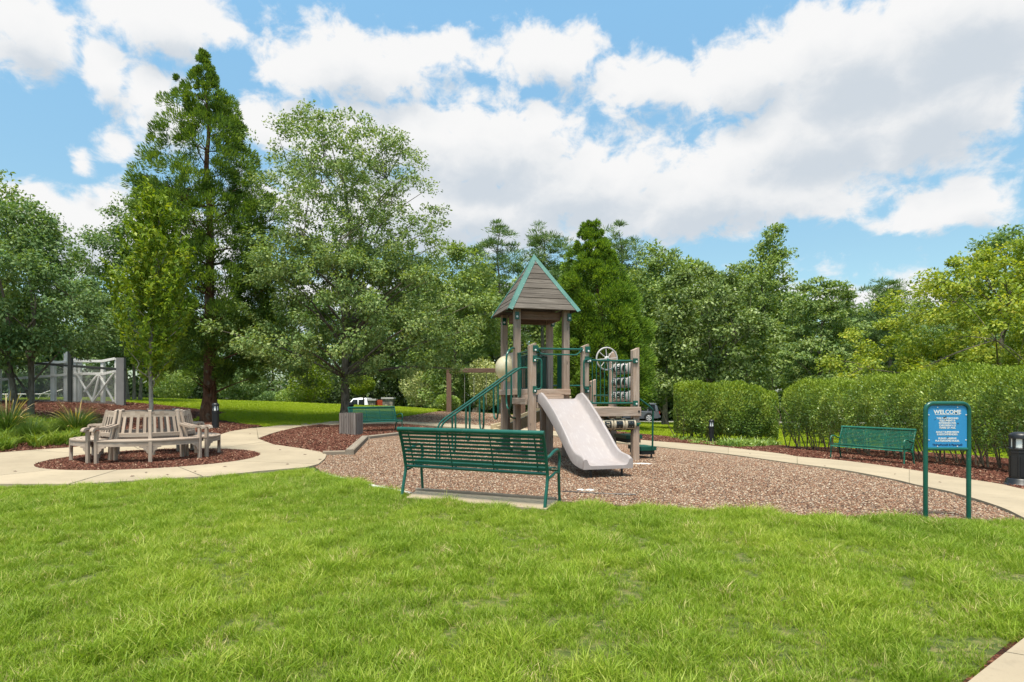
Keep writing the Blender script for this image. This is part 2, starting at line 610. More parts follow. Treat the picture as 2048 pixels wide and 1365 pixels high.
M = {}
M['timber'] = wood('weathered_timber', (.176, .128, .097), (.351, .268, .216), (.514, .422, .353), (.324, .221, .162))
M['timber_brown'] = wood('brown_timber', (.086, .050, .035), (.164, .104, .077), (.223, .158, .123), (.164, .094, .064))
M['roof_wood'] = wood('roof_boards', (.052, .042, .036), (.121, .102, .086), (.182, .158, .136), (.094, .079, .067), .8)
M['teak'] = wood('silvered_teak', (.221, .167, .132), (.390, .313, .254), (.496, .418, .347), (.354, .267, .206))
M['edging'] = wood('edging_timber', (.131, .107, .082), (.254, .213, .168), (.353, .307, .254), (.221, .176, .131))
M['bin_wood'] = wood('bin_slats', (.094, .078, .070), (.197, .164, .148), (.279, .246, .221), (.164, .131, .115))
M['green'] = paint('green_paint', (.004, .075, .053), .32, .22, (.66, (.30, .33, .30)))
M['green_worn'] = paint('worn_green_paint', (.007, .102, .064), .38, .25, (.60, (.357, .340, .255)))
M['teal'] = paint('teal_trim', (.037, .137, .113), .45, .12)
M['slide'] = plastic('pale_pink_plastic', (.331, .290, .283), (.274, .223, .204), .40, .45, 2.5)
M['tan'] = plastic('tan_plastic', (.481, .385, .240), (.289, .217, .125), .5, .6)
M['cream'] = plastic('cream_plastic', (.459, .392, .289), (.311, .244, .163), .5, .5)
M['grey_plastic'] = plastic('pale_grey_plastic', (.459, .429, .414), (.333, .296, .281), .45, .4)
M['black_window'] = paint('black_window', (.012, .014, .014), .25, .2)
M['black'] = paint('black_metal', (.012, .012, .014), .42, .2)
M['white'] = paint('white_paint', (.720, .699, .679), .55, .06)
M['chalk'] = paint('chalk_white', (.533, .518, .488), .8, .1)
M['bolt'] = paint('zinc_bolt', (.6, .6, .58), .4, .05)
M['lamp_glass'] = paint('frosted_lamp_glass', (.80, .82, .80), .3, .03)
M['sign_blue'] = paint('sign_blue', (.024, .208, .442), .35, .07)
M['sign_white'] = paint('sign_white', (.629, .629, .629), .4, .02)
M['sign_ink'] = paint('sign_ink', (.008, .03, .10), .4, .05)
M['sign_dirt'] = paint('sign_dirt', (.02, .018, .02), .8, .3)
M['concrete'] = concrete_mat('concrete', (.360, .292, .205))
M['road_concrete'] = concrete_mat('kerb_concrete', (.55, .52, .47))
M['asphalt'] = bed_mat('asphalt', [(0, (.10, .10, .105)), (1, (.17, .17, .17))], 40, .2, .004)
M['gravel'] = bed_mat('gravel_bed', [(0, (.092, .046, .027)), (.25, (.205, .112, .067)), (.5, (.288, .189, .121)), (.75, (.228, .133, .091)), (1, (.418, .336, .255))], 38, .9, .02, (.198, .120, .076))
M['mulch'] = bed_mat('red_mulch', [(0, (.034, .012, .006)), (.4, (.098, .031, .017)), (.75, (.151, .050, .029)), (1, (.272, .130, .075))], 34, 1.0, .03, (.073, .025, .015))
M['soil'] = bed_mat('lawn_soil', [(0, (.045, .065, .014)), (.5, (.090, .115, .024)), (1, (.16, .145, .055))], 26, .6, .02, (.07, .095, .018))
M['turf'] = bed_mat('mown_turf', [(0, (.10, .15, .012)), (.5, (.17, .23, .016)), (1, (.24, .29, .03))], 30, .6, .02, (.15, .21, .014))
M['ground'] = bed_mat('far_ground', [(0, (.035, .055, .012)), (.5, (.06, .095, .018)), (1, (.09, .12, .03))], 20, .5, .02, (.05, .08, .015))
M['stone'] = bits_mat('field_stone', [(0, (.20, .18, .15)), (.3, (.32, .28, .22)), (.6, (.26, .235, .21)), (.8, (.15, .13, .115))])
M['capstone'] = paint('capstone', (.42, .40, .38), .8, .12)
M['mortar'] = paint('mortar', (.17, .155, .14), .9, .1)
M['red_board'] = wood('red_gate_boards', (.20, .030, .012), (.36, .065, .028), (.42, .09, .04), (.33, .05, .02))
M['wire'] = paint('galvanised_wire', (.272, .281, .272), .5, .15)
M['fence_dark'] = paint('dark_fence_post', (.022, .024, .022), .6, .2)
M['fence_grey'] = paint('grey_fence_post', (.17, .165, .165), .7, .12)
M['car_grey'] = paint('grey_car_paint', (.11, .12, .14), .22, .04, None, .6)
M['car_white'] = paint('white_car_paint', (.75, .75, .75), .2, .02, None, .6)
M['car_glass'] = paint('dark_car_glass', (.012, .015, .018), .06, .05, None, .8)
M['rubber'] = paint('tyre_rubber', (.015, .015, .015), .8, .1)
M['rim'] = paint('alloy_rim', (.55, .55, .56), .3, .05)
M['red_lamp'] = paint('red_lamp_glass', (.35, .02, .015), .2, .05)
M['chain'] = paint('swing_chain', (.30, .29, .26), .5, .1)
M['rubber_seat'] = paint('swing_seat_rubber', (.02, .02, .022), .6, .1)
m, T = new_mat('clear_dome')
_p = T.n('ShaderNodeTexCoord').outputs['Object']
_a = T.noise(_p, 4, 4)
_c = T.mix(T.rng(_a, .35, .7, 0, 1), (.80, .74, .56), (.62, .52, .30))
_b = T.n('ShaderNodeBsdfPrincipled', {'Base Color': _c, 'Roughness': .22, 'Specular IOR Level': .6})
_t = T.n('ShaderNodeBsdfTransparent', {'Color': (.95, .92, .78, 1)})
_x = T.n('ShaderNodeMixShader', {0: .38, 1: _b.outputs[0], 2: _t.outputs[0]})
T.L.new(_x.outputs[0], T.n('ShaderNodeOutputMaterial').inputs[0])
M['dome'] = m
# leaves and bark
M['lf_maple'] = leaf_mat('maple_leaves', (.080, .145, .046), (.181, .260, .080), (.362, .410, .159))
M['lf_dark'] = leaf_mat('dark_leaves', (.064, .127, .046), (.134, .217, .075), (.246, .313, .127))
M['lf_column'] = leaf_mat('hornbeam_leaves', (.069, .132, .012), (.172, .254, .020), (.326, .363, .035), .45, .32)
M['lf_crypt'] = leaf_mat('cedar_sprays', (.045, .088, .025), (.113, .190, .038), (.288, .379, .068), .6, .28, .55, .15)
M['lf_crypt2'] = leaf_mat('bright_cedar_sprays', (.059, .113, .019), (.135, .232, .032), (.282, .392, .058), .6, .28, .4, .15)
M['lf_pine'] = leaf_mat('pine_needles', (.058, .108, .046), (.129, .206, .073), (.246, .303, .102), .6, .2, .5)
M['lf_glossy'] = leaf_mat('glossy_leaves', (.066, .104, .025), (.130, .193, .044), (.299, .363, .121), .48, .2, .25, .35)
M['lf_forest'] = leaf_mat('forest_leaves', (.093, .158, .046), (.192, .271, .075), (.348, .399, .122))
M['lf_yellow'] = leaf_mat('yellowing_leaves', (.111, .173, .023), (.239, .311, .039), (.466, .443, .058), .5, .32, .45)
M['lf_under'] = leaf_mat('undergrowth_leaves', (.014, .026, .008), (.030, .052, .014), (.055, .085, .022))  # leaf colour darkened to stand in for shade at the foot of the wood
M['lf_hedge'] = leaf_mat('hedge_leaves', (.072, .136, .033), (.188, .289, .054), (.445, .506, .106), .38, .25, .5, .5)
M['lf_hedge_sunlit'] = leaf_mat('sunlit_hedge_top_leaves', (.102, .158, .020), (.209, .288, .029), (.362, .435, .068), .42, .3, .4, .3)  # brighter leaf colour that stands in for sunlight on the hedge tops
M['lf_bright'] = leaf_mat('bright_leaves', (.089, .147, .012), (.178, .248, .020), (.281, .322, .032), .45, .32)
M['lf_silver'] = leaf_mat('pale_leaves', (.137, .186, .068), (.320, .360, .144), (.664, .654, .321), .4, .2)
M['lf_strap'] = leaf_mat('strap_leaves', (.059, .127, .012), (.141, .221, .020), (.281, .322, .050), .4, .3)
M['lf_fountain'] = leaf_mat('fountain_grass_blades', (.030, .070, .018), (.060, .115, .028), (.120, .165, .045), .45, .3)
M['plume'] = leaf_mat('dry_plumes', (.30, .20, .08), (.42, .31, .14), (.52, .42, .24), .7, .3)
M['bark'] = bark_mat('grey_bark', (.045, .036, .028), (.17, .145, .115))
M['bark_red'] = bark_mat('red_brown_bark', (.05, .022, .014), (.17, .085, .05))
M['bark_pale'] = bark_mat('pale_bark', (.13, .11, .09), (.34, .30, .25), 1.3)
M['twig'] = bark_mat('hedge_stems', (.09, .065, .045), (.25, .20, .145), 2)
M['blade'] = blade_mat('lawn_blades', (.123, .212, .015), (.238, .337, .025), (.380, .436, .046), (.660, .506, .277))
M['blade_far'] = blade_mat('far_lawn_blades', (.235, .317, .011), (.304, .383, .015), (.386, .436, .022), (.497, .422, .132), .04, .35, .3)
M['stone_bits'] = bits_mat('loose_gravel', [(0, (.223, .120, .071)), (.16, (.127, .056, .034)), (.3, (.312, .206, .131)), (.46, (.268, .140, .084)), (.6, (.386, .287, .202)), (.72, (.178, .127, .096)), (.84, (.461, .380, .292)), (.93, (.082, .050, .034))])
M['chip_bits'] = bits_mat('mulch_chips', [(0, (.117, .036, .020)), (.25, (.073, .024, .014)), (.5, (.166, .060, .035)), (.7, (.098, .030, .017)), (.86, (.253, .125, .076)), (.95, (.389, .267, .179))])

# ------------------------------------------------------------------ ground sheets
def inside(pts, poly):
    pts, poly = np.asarray(pts), np.asarray(poly)
    x, y = pts[:, 0], pts[:, 1]
    r = np.zeros(len(pts), bool)
    j = len(poly) - 1
    for i in range(len(poly)):
        xi, yi = poly[i]
        xj, yj = poly[j]
        if yi != yj:
            r ^= ((yi > y) != (yj > y)) & (x < (xj - xi) * (y - yi) / (yj - yi) + xi)
        j = i
    return r


def densify(poly, step):
    out = []
    for a, b in zip(poly, poly[1:] + poly[:1]):
        n = max(1, int(math.dist(a, b) / step))
        out += [(a[0] + (b[0] - a[0]) * k / n, a[1] + (b[1] - a[1]) * k / n) for k in range(n)]
    return out


def smooth_poly(poly, it=2):
    for _ in range(it):
        q = []
        for a, b in zip(poly, poly[1:] + poly[:1]):
            q += [(a[0] * .75 + b[0] * .25, a[1] * .75 + b[1] * .25), (a[0] * .25 + b[0] * .75, a[1] * .25 + b[1] * .75)]
        poly = q
    return poly


def sheet(name, poly, lift, m, parent=None, step=.5, skirt=0.0, mound=0.0, kind='structure', hole=None, rough=0.0):
    """a surface that follows the ground inside an outline, with its edge turned down"""
    poly = densify(poly, step)
    P2 = np.array(poly)
    x0, y0 = P2.min(0)
    x1, y1 = P2.max(0)
    gx, gy = np.meshgrid(np.arange(x0 + step / 2, x1, step), np.arange(y0 + step / 2, y1, step))
    gp = np.stack([gx.ravel(), gy.ravel()], 1)
    if len(gp):
        gp = gp + (rng.random(gp.shape) - .5) * step * .3
        k = inside(gp, poly)
        if hole: k &= ~inside(gp, hole)
        gp = gp[k]
        d = np.sqrt(((gp[:, None] - P2[None]) ** 2).sum(-1)).min(1) if len(gp) else np.zeros(0)
        gp, d = gp[d > step * .35], d[d > step * .35]
    else:
        d = np.zeros(0)
    n = len(poly)
    vs = [Vector(p) for p in poly] + [Vector(p) for p in gp]
    ed = [(i, (i + 1) % n) for i in range(n)]
    ov, oe, of, *_ = delaunay_2d_cdt(vs, ed, [list(range(n))], 1, 1e-5)
    V = np.array([(v.x, v.y) for v in ov])
    dd = np.sqrt(((V[:, None] - P2[None]) ** 2).sum(-1)).min(1)
    z = zg(V[:, 0], V[:, 1]) + lift + mound * np.minimum(1, dd / 1.2) ** .7
    if rough: z = z + (rng.random(len(z)) - .3) * rough
    verts = [(a[0], a[1], h) for a, h in zip(V, z)]
    faces = [list(f) for f in of]
    if skirt:
        cnt = {}
        for f in faces:
            for a, b in zip(f, f[1:] + f[:1]):
                cnt[(a, b)] = 1
        low = {}
        for (a, b) in list(cnt):
            if (b, a) not in cnt:
                for q in (a, b):
                    if q not in low:
                        low[q] = len(verts)
                        verts.append((verts[q][0], verts[q][1], verts[q][2] - skirt))
                faces.append([b, a, low[a], low[b]])
    me = bpy.data.meshes.new(name)
    me.from_pydata(verts, [], faces)
    me.update()
    o = link(name, me, m, parent)
    if kind: o['kind'] = kind
    return o


def terrain():
    s = np.linspace(-1, 1, 150)
    xs = np.sign(s) * (np.abs(s) * 28 + np.abs(s) ** 6 * 480)
    t = np.linspace(0, 1, 190)
    ys = -14 + t * 78 + t ** 7 * 900
    ys = np.concatenate([[-160, -80, -40, -22], ys])
    X, Y = np.meshgrid(xs, ys)
    Z = zg(X, Y)
    v = np.stack([X, Y, Z], -1).reshape(-1, 3)
    nx = len(xs)
    i = (np.arange(len(ys) - 1)[:, None] * nx + np.arange(nx - 1)[None]).ravel()
    me = fast_mesh('ground', v, np.stack([i, i + 1, i + nx + 1, i + nx], 1))
    o = link('ground', me, M['ground'])
    o['kind'] = 'structure'
    me.polygons.foreach_set('use_smooth', [True] * len(me.polygons))


terrain()

# outlines read off the photograph, as points of the ground
BENCH_C = (-7.62, 12.6)
MULCH_C, MULCH_R = (-7.35, 12.4), 1.98
PATH_ROWS = [(800, 845.3, 849.5), (890, 849.5, 856), (990, 855, 862.5), (1100, 864, 873), (1200, 874, 884), (1300, 884.6, 895), (1372, 890, 903), (1437, 896, 910),
             (1554, 910, 926.6), (1600, 917.5, 933), (1687, 925.5, 945), (1785, 938.6, 964), (1832, 946, 975.6), (1903, 958.5, 991), (1995, 973, 1020), (2048, 985, 1045)]
far_edge = [P(x, a) for x, a, b in PATH_ROWS]
near_edge = [P(x, b) for x, a, b in PATH_ROWS]
far_edge += [(7.7, 7.4), (7.0, 5.9), (5.9, 4.3), (4.4, 3.0), (3.1, 2.05), (1.6, 1.0)]
near_edge += [(5.15, 5.75), (4.5, 4.9), (3.75, 4.15), (3.09, 3.47), (2.13, 2.75), (.7, 1.72)]
far_edge = [(-7.2, 26.9)] + far_edge
near_edge = [(-7.0, 24.8)] + near_edge

path = empty('concrete_path', (0, 0, 0), kind='structure')


def resample(pl, n):
    q = [(p.x, p.y) for p in curve([(a, b, 0) for a, b in pl], 8)]
    d = [0]
    for a, b in zip(q, q[1:]): d.append(d[-1] + math.dist(a, b))
    t = np.linspace(0, d[-1], n)
    return np.stack([np.interp(t, d, [a for a, b in q]), np.interp(t, d, [b for a, b in q])], 1)


def param_strip(fe, ne, per):
    """slabs between two edge lines whose points pair up"""
    k = 10
    a = [(p.x, p.y) for p in curve([(x, y, 0) for x, y in fe], k)]
    b = [(p.x, p.y) for p in curve([(x, y, 0) for x, y in ne], k)]
    mid = [((p[0] + q[0]) / 2, (p[1] + q[1]) / 2) for p, q in zip(a, b)]
    d = [0]
    for p, q in zip(mid, mid[1:]): d.append(d[-1] + math.dist(p, q))
    cuts, nxt = [0], per
    for i, x in enumerate(d):
        if x >= nxt and i < len(d) - 3:
            cuts.append(i)
            nxt = x + per
    cuts.append(len(d) - 1)
    for i, j in zip(cuts, cuts[1:]):
        A, B = a[i:j + 1], b[i:j + 1]

        def pull(L):
            L = list(L)
            u = Vector(L[1]) - Vector(L[0])
            if u.length > .03: L[0] = tuple(Vector(L[0]) + u.normalized() * .006)
            u = Vector(L[-2]) - Vector(L[-1])
            if u.length > .03: L[-1] = tuple(Vector(L[-1]) + u.normalized() * .006)
            return L
        A, B = pull(A), pull(B)
        sheet('slab', A + B[::-1], .05, M['concrete'], path, .6, .14, kind=None)


param_strip(far_edge, near_edge, 3.2)
# plaza round the tree seat: slabs meet in joints that point at the seat
plaza = [P(x, y) for x, y in [(-520, 968), (0, 975), (150, 975), (300, 966), (430, 958), (520, 948), (612, 940), (636, 934), (650, 922), (653, 914), (640, 908), (601, 901), (547, 893), (516, 881),
                              (513, 859), (485, 860), (441, 872), (380, 876), (250, 886), (145, 899), (60, 905), (0, 910), (-520, 926)]]


def ray_out(a):
    c = Vector(MULCH_C)
    d = Vector((math.cos(a), math.sin(a)))
    best = None
    for p, q in zip(plaza, plaza[1:] + plaza[:1]):
        p, q = Vector(p), Vector(q)
        e = q - p
        den = d.x * e.y - d.y * e.x
        if abs(den) < 1e-9: continue
        w = p - c
        t = (w.x * e.y - w.y * e.x) / den
        u = (w.x * d.y - w.y * d.x) / den
        if t > 0 and -1e-6 <= u <= 1 + 1e-6 and (best is None or t > best): best = t
    return best or MULCH_R + 1.5


joints = sorted(math.atan2(P(x, y)[1] - MULCH_C[1], P(x, y)[0] - MULCH_C[0]) for x, y in [(0, 957), (152, 971), (402, 958), (545, 930), (520, 889), (441, 872), (250, 886), (60, 905)])
corner_angles = [math.atan2(y - MULCH_C[1], x - MULCH_C[0]) for x, y in plaza]
for a0, a1 in zip(joints, joints[1:] + [joints[0] + 2 * math.pi]):
    ang = sorted(set([a0 + .004 * k for k in (1,)] + [a1 - .004] + [a0 + (a1 - a0) * k / 14 for k in range(1, 14)] +
                     [c + w for c in corner_angles for w in (0, 2 * math.pi) if a0 + .01 < c + w < a1 - .01]))
    inner = [(MULCH_C[0] + MULCH_R * math.cos(a), MULCH_C[1] + MULCH_R * math.sin(a)) for a in ang]
    outer = [(MULCH_C[0] + ray_out(a) * math.cos(a), MULCH_C[1] + ray_out(a) * math.sin(a)) for a in ang]
    sheet('slab', outer + inner[::-1], .05, M['concrete'], path, .6, .14, kind=None)
arm_far = [P(x, y) for x, y in [(513, 858.5), (585, 849.5), (632, 846)]] + [(-7.2, 26.9)]
arm_near = [P(x, y) for x, y in [(517, 880), (558, 866), (610, 855)]] + [(-7.0, 24.8)]
param_strip(arm_far, arm_near, 4.0)

# gravel of the play area and of the swing area
lawn_front = [(652, 953), (720, 967), (800, 984), (815, 999), (1092, 1024), (1117, 1006), (1250, 1015), (1400, 1024), (1600, 1035), (1760, 1039), (1850, 1041), (2048, 1047)]
timber_px = [(645, 912), (698, 910), (731, 877), (802, 868), (905, 861)]
gravel_poly = [P(x, y) for x, y in lawn_front] + near_edge[::-1][6:6 + 13] + [P(x, y) for x, y in timber_px[::-1]] + [P(615, 925)]
sheet('gravel', gravel_poly, .012, M['gravel'], None, .45, kind='structure', rough=.012)
swing_poly = [P(775, 841), P(850, 828)] + [(-3.8, 35.5), (2.5, 36), (5.5, 31), (4.8, 24.5)] + far_edge[1:5][::-1]
sheet('gravel', swing_poly, .012, M['gravel'], None, .8, kind='structure', rough=.012)
# mulch beds
ring = [(MULCH_C[0] + MULCH_R * math.cos(t) * .995, MULCH_C[1] + MULCH_R * math.sin(t) * .995) for t in np.linspace(0, 2 * math.pi, 48, endpoint=False)]
sheet('mulch', ring, .03, M['mulch'], None, .25, mound=.035, kind='structure', rough=.015)
centre_bed = [P(x, y) for x, y in [(516, 881), (547, 893), (601, 901), (645, 911), (698, 907), (731, 875), (802, 866), (905, 860)]] + [near_edge[1], near_edge[0], (-7.4, 24.6)] + [P(x, y) for x, y in [(640, 851), (600, 856), (558, 866)]]
sheet('mulch', centre_bed, .02, M['mulch'], None, .35, mound=.07, kind='structure', rough=.02)
left_bed = [P(-520, 925), P(0, 909), P(145, 898), P(250, 885), P(380, 875), P(441, 871), P(490, 859), P(530, 853), P(455, 843), P(400, 836), (-13.2, 23.5), (-14.0, 29.5), (-38, 29.8), (-36, 22), (-27, 15)]
sheet('mulch', left_bed, .015, M['mulch'], None, .6, mound=.04, kind='structure', rough=.02)
right_bed = far_edge[4:17] + [(8.6, 7.4), (14.5, 5.2), (15.2, 10), (15, 14), (14.4, 19), (12.2, 22.5), (10.8, 23.0), (10.6, 25.6), (6.6, 26.4), (3.2, 26.6), (2.6, 24)]
sheet('mulch', right_bed, .015, M['mulch'], None, .6, mound=.04, kind='structure', rough=.02)
# road beyond the hedges
road = [(-4, 54.5), (60, 53.5), (60, 61), (-4, 62)]
sheet('road', road, .01, M['asphalt'], None, 3.0)
kerb = [(-4, 53.9), (60, 52.9), (60, 53.4), (-4, 54.4)]
sheet('kerb', kerb, .12, M['road_concrete'], None, 3.0, .2)
pad = [P(x, y) for x, y in [(812, 1000), (832, 986), (1118, 1006), (1092, 1024)]]
sheet('bench_pad', pad, .03, M['concrete'], None, .4, .08)


# ------------------------------------------------------------------ scattered small pieces (grass, stones, chips)
def scatter(name, pts, sc, rot, idx, variants, kind='stuff', parent=None):
    me = bpy.data.meshes.new(name)
    n = len(pts)
    me.vertices.add(n)
    me.vertices.foreach_set('co', np.asarray(pts, np.float32).ravel())
    a = me.attributes.new('sc', 'FLOAT', 'POINT'); a.data.foreach_set('value', np.asarray(sc, np.float32))
    a = me.attributes.new('rot', 'FLOAT_VECTOR', 'POINT'); a.data.foreach_set('vector', np.asarray(rot, np.float32).ravel())
    a = me.attributes.new('idx', 'INT', 'POINT'); a.data.foreach_set('value', np.asarray(idx, np.int32))
    o = link(name, me, None, parent)
    o['kind'] = kind
    g = bpy.data.node_groups.new(name, 'GeometryNodeTree')
    g.interface.new_socket('Geometry', in_out='INPUT', socket_type='NodeSocketGeometry')
    g.interface.new_socket('Geometry', in_out='OUTPUT', socket_type='NodeSocketGeometry')
    G = NT(g)
    gi, go = G.n('NodeGroupInput'), G.n('NodeGroupOutput')
    ci = G.n('GeometryNodeCollectionInfo')
    ci.inputs['Collection'].default_value = variants
    ci.inputs['Separate Children'].default_value = True
    ci.inputs['Reset Children'].default_value = True

    def attr(nm, dt):
        nd = G.n('GeometryNodeInputNamedAttribute', data_type=dt)
        nd.inputs[0].default_value = nm
        return nd.outputs[0]
    e2r = G.n('FunctionNodeEulerToRotation')
    G.L.new(attr('rot', 'FLOAT_VECTOR'), e2r.inputs[0])
    ip = G.n('GeometryNodeInstanceOnPoints')
    G.L.new(gi.outputs[0], ip.inputs['Points'])
    G.L.new(ci.outputs[0], ip.inputs['Instance'])
    ip.inputs['Pick Instance'].default_value = True
    G.L.new(attr('idx', 'INT'), ip.inputs['Instance Index'])
    G.L.new(e2r.outputs[0], ip.inputs['Rotation'])
    G.L.new(attr('sc', 'FLOAT'), ip.inputs['Scale'])
    G.L.new(ip.outputs[0], go.inputs[0])
    md = o.modifiers.new('scatter', 'NODES')
    md.node_group = g
    return o


def variants(name, meshes):
    col = bpy.data.collections.new(name)
    for i, me in enumerate(meshes):
        col.objects.link(bpy.data.objects.new('%s_%02d' % (name, i), me))
    return col


def blades_mesh(name, n, rad, h0, h1, w, lean, m, flop=1.0):
    """a tuft: bent blades with two joints each"""
    vs, fs, rn, hg = [], [], [], []
    for _ in range(n):
        a = rng.random() * 6.283
        r = rad * math.sqrt(rng.random())
        b = np.array([r * math.cos(a), r * math.sin(a), -.008])
        h = h0 + (h1 - h0) * rng.random()
        t = rng.random() * 6.283
        ln = lean * (.25 + rng.random()) * h
        d = np.array([math.cos(t), math.sin(t), 0])
        ph = rng.random() * 6.283
        sd_ = np.array([math.cos(ph), math.sin(ph), 0]) * w * (.6 + .8 * rng.random()) / 2
        p1 = b + np.array([0, 0, h * .55]) + d * ln * .3
        p2 = b + np.array([0, 0, h * (1 - .25 * flop * rng.random())]) + d * ln
        i = len(vs)
        vs += [b - sd_, b + sd_, p1 + sd_ * .85, p1 - sd_ * .85, p2]
        fs += [(i, i + 1, i + 2, i + 3), (i + 3, i + 2, i + 4)]
        q = rng.random()
        rn += [q] * 5
        hg += [0, 0, .55, .55, 1]
    me = bpy.data.meshes.new(name)
    me.from_pydata([tuple(v) for v in vs], [], fs)
    for nm, vals in (('rnd', rn), ('hgt', hg)):
        at = me.attributes.new(nm, 'FLOAT', 'POINT')
        at.data.foreach_set('value', np.array(vals, np.float32))
    me.materials.append(m)
    return me


def rand_in(poly, dens, lo=None):
    p = np.array(poly)
    x0, y0 = p.min(0)
    x1, y1 = p.max(0)
    n = int((x1 - x0) * (y1 - y0) * dens)
    q = np.stack([rng.uniform(x0, x1, n), rng.uniform(y0, y1, n)], 1)
    return q[inside(q, poly)]


def vnoise(x, y, f, seed=0):
    """cheap smooth noise for densities and heights"""
    s = np.zeros_like(x)
    r_ = np.random.default_rng(seed)
    for k in range(7):
        a, ph, q = r_.random() * 6.283, r_.random() * 6.283, f * (.6 + r_.random() * 1.3)
        s += np.sin((x * math.cos(a) + y * math.sin(a)) * q * 6.283 + ph)
    return s / 4.0


def in_view(q, margin=1.0):
    return np.abs(q[:, 0]) < q[:, 1] * (1024 / F) + margin


lawn_poly = [P(x, y) for x, y in [(-520, 970), (0, 976), (150, 976), (300, 967), (430, 959), (520, 949), (612, 942), (652, 955)]] + \
            [P(x, y) for x, y in lawn_front[1:]] + [(x - .035, y + .035) for x, y in near_edge[-6:]] + [(.4, 1.0), (-5, .8), (-16, 2.5), (-16, 8)]
sheet('soil_edge', [(x + .03, y - .03) for x, y in near_edge[-6:]] + [(x - .07, y + .07) for x, y in near_edge[-6:]][::-1], .004, M['mulch'], None, .3)
sheet('lawn_soil', lawn_poly, .006, M['soil'], None, .5)
tufts = variants('grass_tuft', [blades_mesh('grass_tuft', 34, .055, .040, .085, .0042, .75, M['blade']) for _ in range(7)] +
                 [blades_mesh('grass_tuft', 30, .05, .065, .125, .0044, .9, M['blade']) for _ in range(4)])
q = np.concatenate([rand_in(lawn_poly, 760)])
q = q[in_view(q, 2.4) & (q[:, 1] > 1.7)]
nz = vnoise(q[:, 0], q[:, 1], .75, 3)
nz2 = vnoise(q[:, 0], q[:, 1], .22, 5)
nz3 = vnoise(q[:, 0], q[:, 1], 2.2, 8)
keep = rng.random(len(q)) < np.clip(.84 + .28 * nz + .25 * nz3, .30, 1)
q, nz, nz2, nz3 = q[keep], nz[keep], nz2[keep], nz3[keep]
tall = rng.random(len(q)) < np.clip(.12 + .38 * nz2 + .28 * nz + .2 * nz3, .02, .75)
idx = np.where(tall, rng.integers(7, 11, len(q)), rng.integers(0, 7, len(q)))
scl = (.62 + .5 * rng.random(len(q))) * np.clip(1 + .28 * nz + .24 * nz3, .5, 1.7)
lean = vnoise(q[:, 0], q[:, 1], .5, 12)
rot = np.stack([rng.normal(0, .16, len(q)) + .16 * lean, rng.normal(0, .16, len(q)) + .14 * nz, rng.random(len(q)) * 6.283], 1)
o = scatter('lawn_grass', np.column_stack([q, zg(q[:, 0], q[:, 1])]), scl, rot, idx, tufts)
tag(o, 'uneven bright green lawn grass in front of the playground', 'grass')

# lawn on the rise behind, and the strips of lawn beyond the hedges
hill_poly = [P(600, 853), P(676, 844), P(720, 842)] + [(-5.6, 26.9), P(781, 838), P(850, 827), (-4.0, 35.4), (-5, 42), (-9, 43), (-18, 44), (-27, 44), (-27, 30), (-14.0, 29.6), (-13.2, 23.6)] + [P(400, 837), P(455, 844), P(530, 854)]
sheet('hill_lawn', hill_poly, .010, M['turf'], None, .9)
far_strip = [(-2, 37), (5.5, 32), (3.4, 27), (6.6, 26.8), (10.8, 26), (10.9, 23.2), (12.4, 22.7), (14.6, 19), (15.2, 12), (30, 12), (45, 52.5), (-4, 53.5)]
sheet('road_side_lawn', far_strip, .010, M['turf'], None, 1.5)
ftufts = variants('far_tuft', [blades_mesh('far_tuft', 30, .12, .05, .10, .014, .7, M['blade_far']) for _ in range(5)])
for nm, pl, dn, lab in (('hill_grass', hill_poly, 70, 'mown bright grass on the rise behind the benches'), ('roadside_grass', far_strip, 30, 'strip of lawn between the hedges and the road')):
    q = rand_in(pl, dn)
    q = q[in_view(q, 1.5)]
    rot = np.stack([rng.normal(0, .15, len(q)), rng.normal(0, .15, len(q)), rng.random(len(q)) * 6.283], 1)
    o = scatter(nm, np.column_stack([q, zg(q[:, 0], q[:, 1])]), .8 + .6 * rng.random(len(q)), rot, rng.integers(0, 5, len(q)), ftufts)
    tag(o, lab, 'grass')


def pebble(kind):
    """a rough little stone or a split chip"""
    t = (1 + 5 ** .5) / 2
    v = np.array([(-1, t, 0), (1, t, 0), (-1, -t, 0), (1, -t, 0), (0, -1, t), (0, 1, t), (0, -1, -t), (0, 1, -t), (t, 0, -1), (t, 0, 1), (-t, 0, -1), (-t, 0, 1)], float)
    v /= np.linalg.norm(v[0])
    v *= .75 + .5 * rng.random((12, 1))
    v *= np.array([1, .75, .5]) if kind == 'stone' else np.array([1.7, .5, .22])
    f = [(0, 11, 5), (0, 5, 1), (0, 1, 7), (0, 7, 10), (0, 10, 11), (1, 5, 9), (5, 11, 4), (11, 10, 2), (10, 7, 6), (7, 1, 8), (3, 9, 4), (3, 4, 2), (3, 2, 6), (3, 6, 8), (3, 8, 9), (4, 9, 5), (2, 4, 11), (6, 2, 10), (8, 6, 7), (9, 8, 1)]
    me = bpy.data.meshes.new(kind)
    me.from_pydata([tuple(a) for a in v], [], f)
    me.materials.append(M['stone_bits'] if kind == 'stone' else M['chip_bits'])
    return me


stones = variants('gravel_stone', [pebble('stone') for _ in range(6)])
chips = variants('mulch_chip', [pebble('chip') for _ in range(6)])


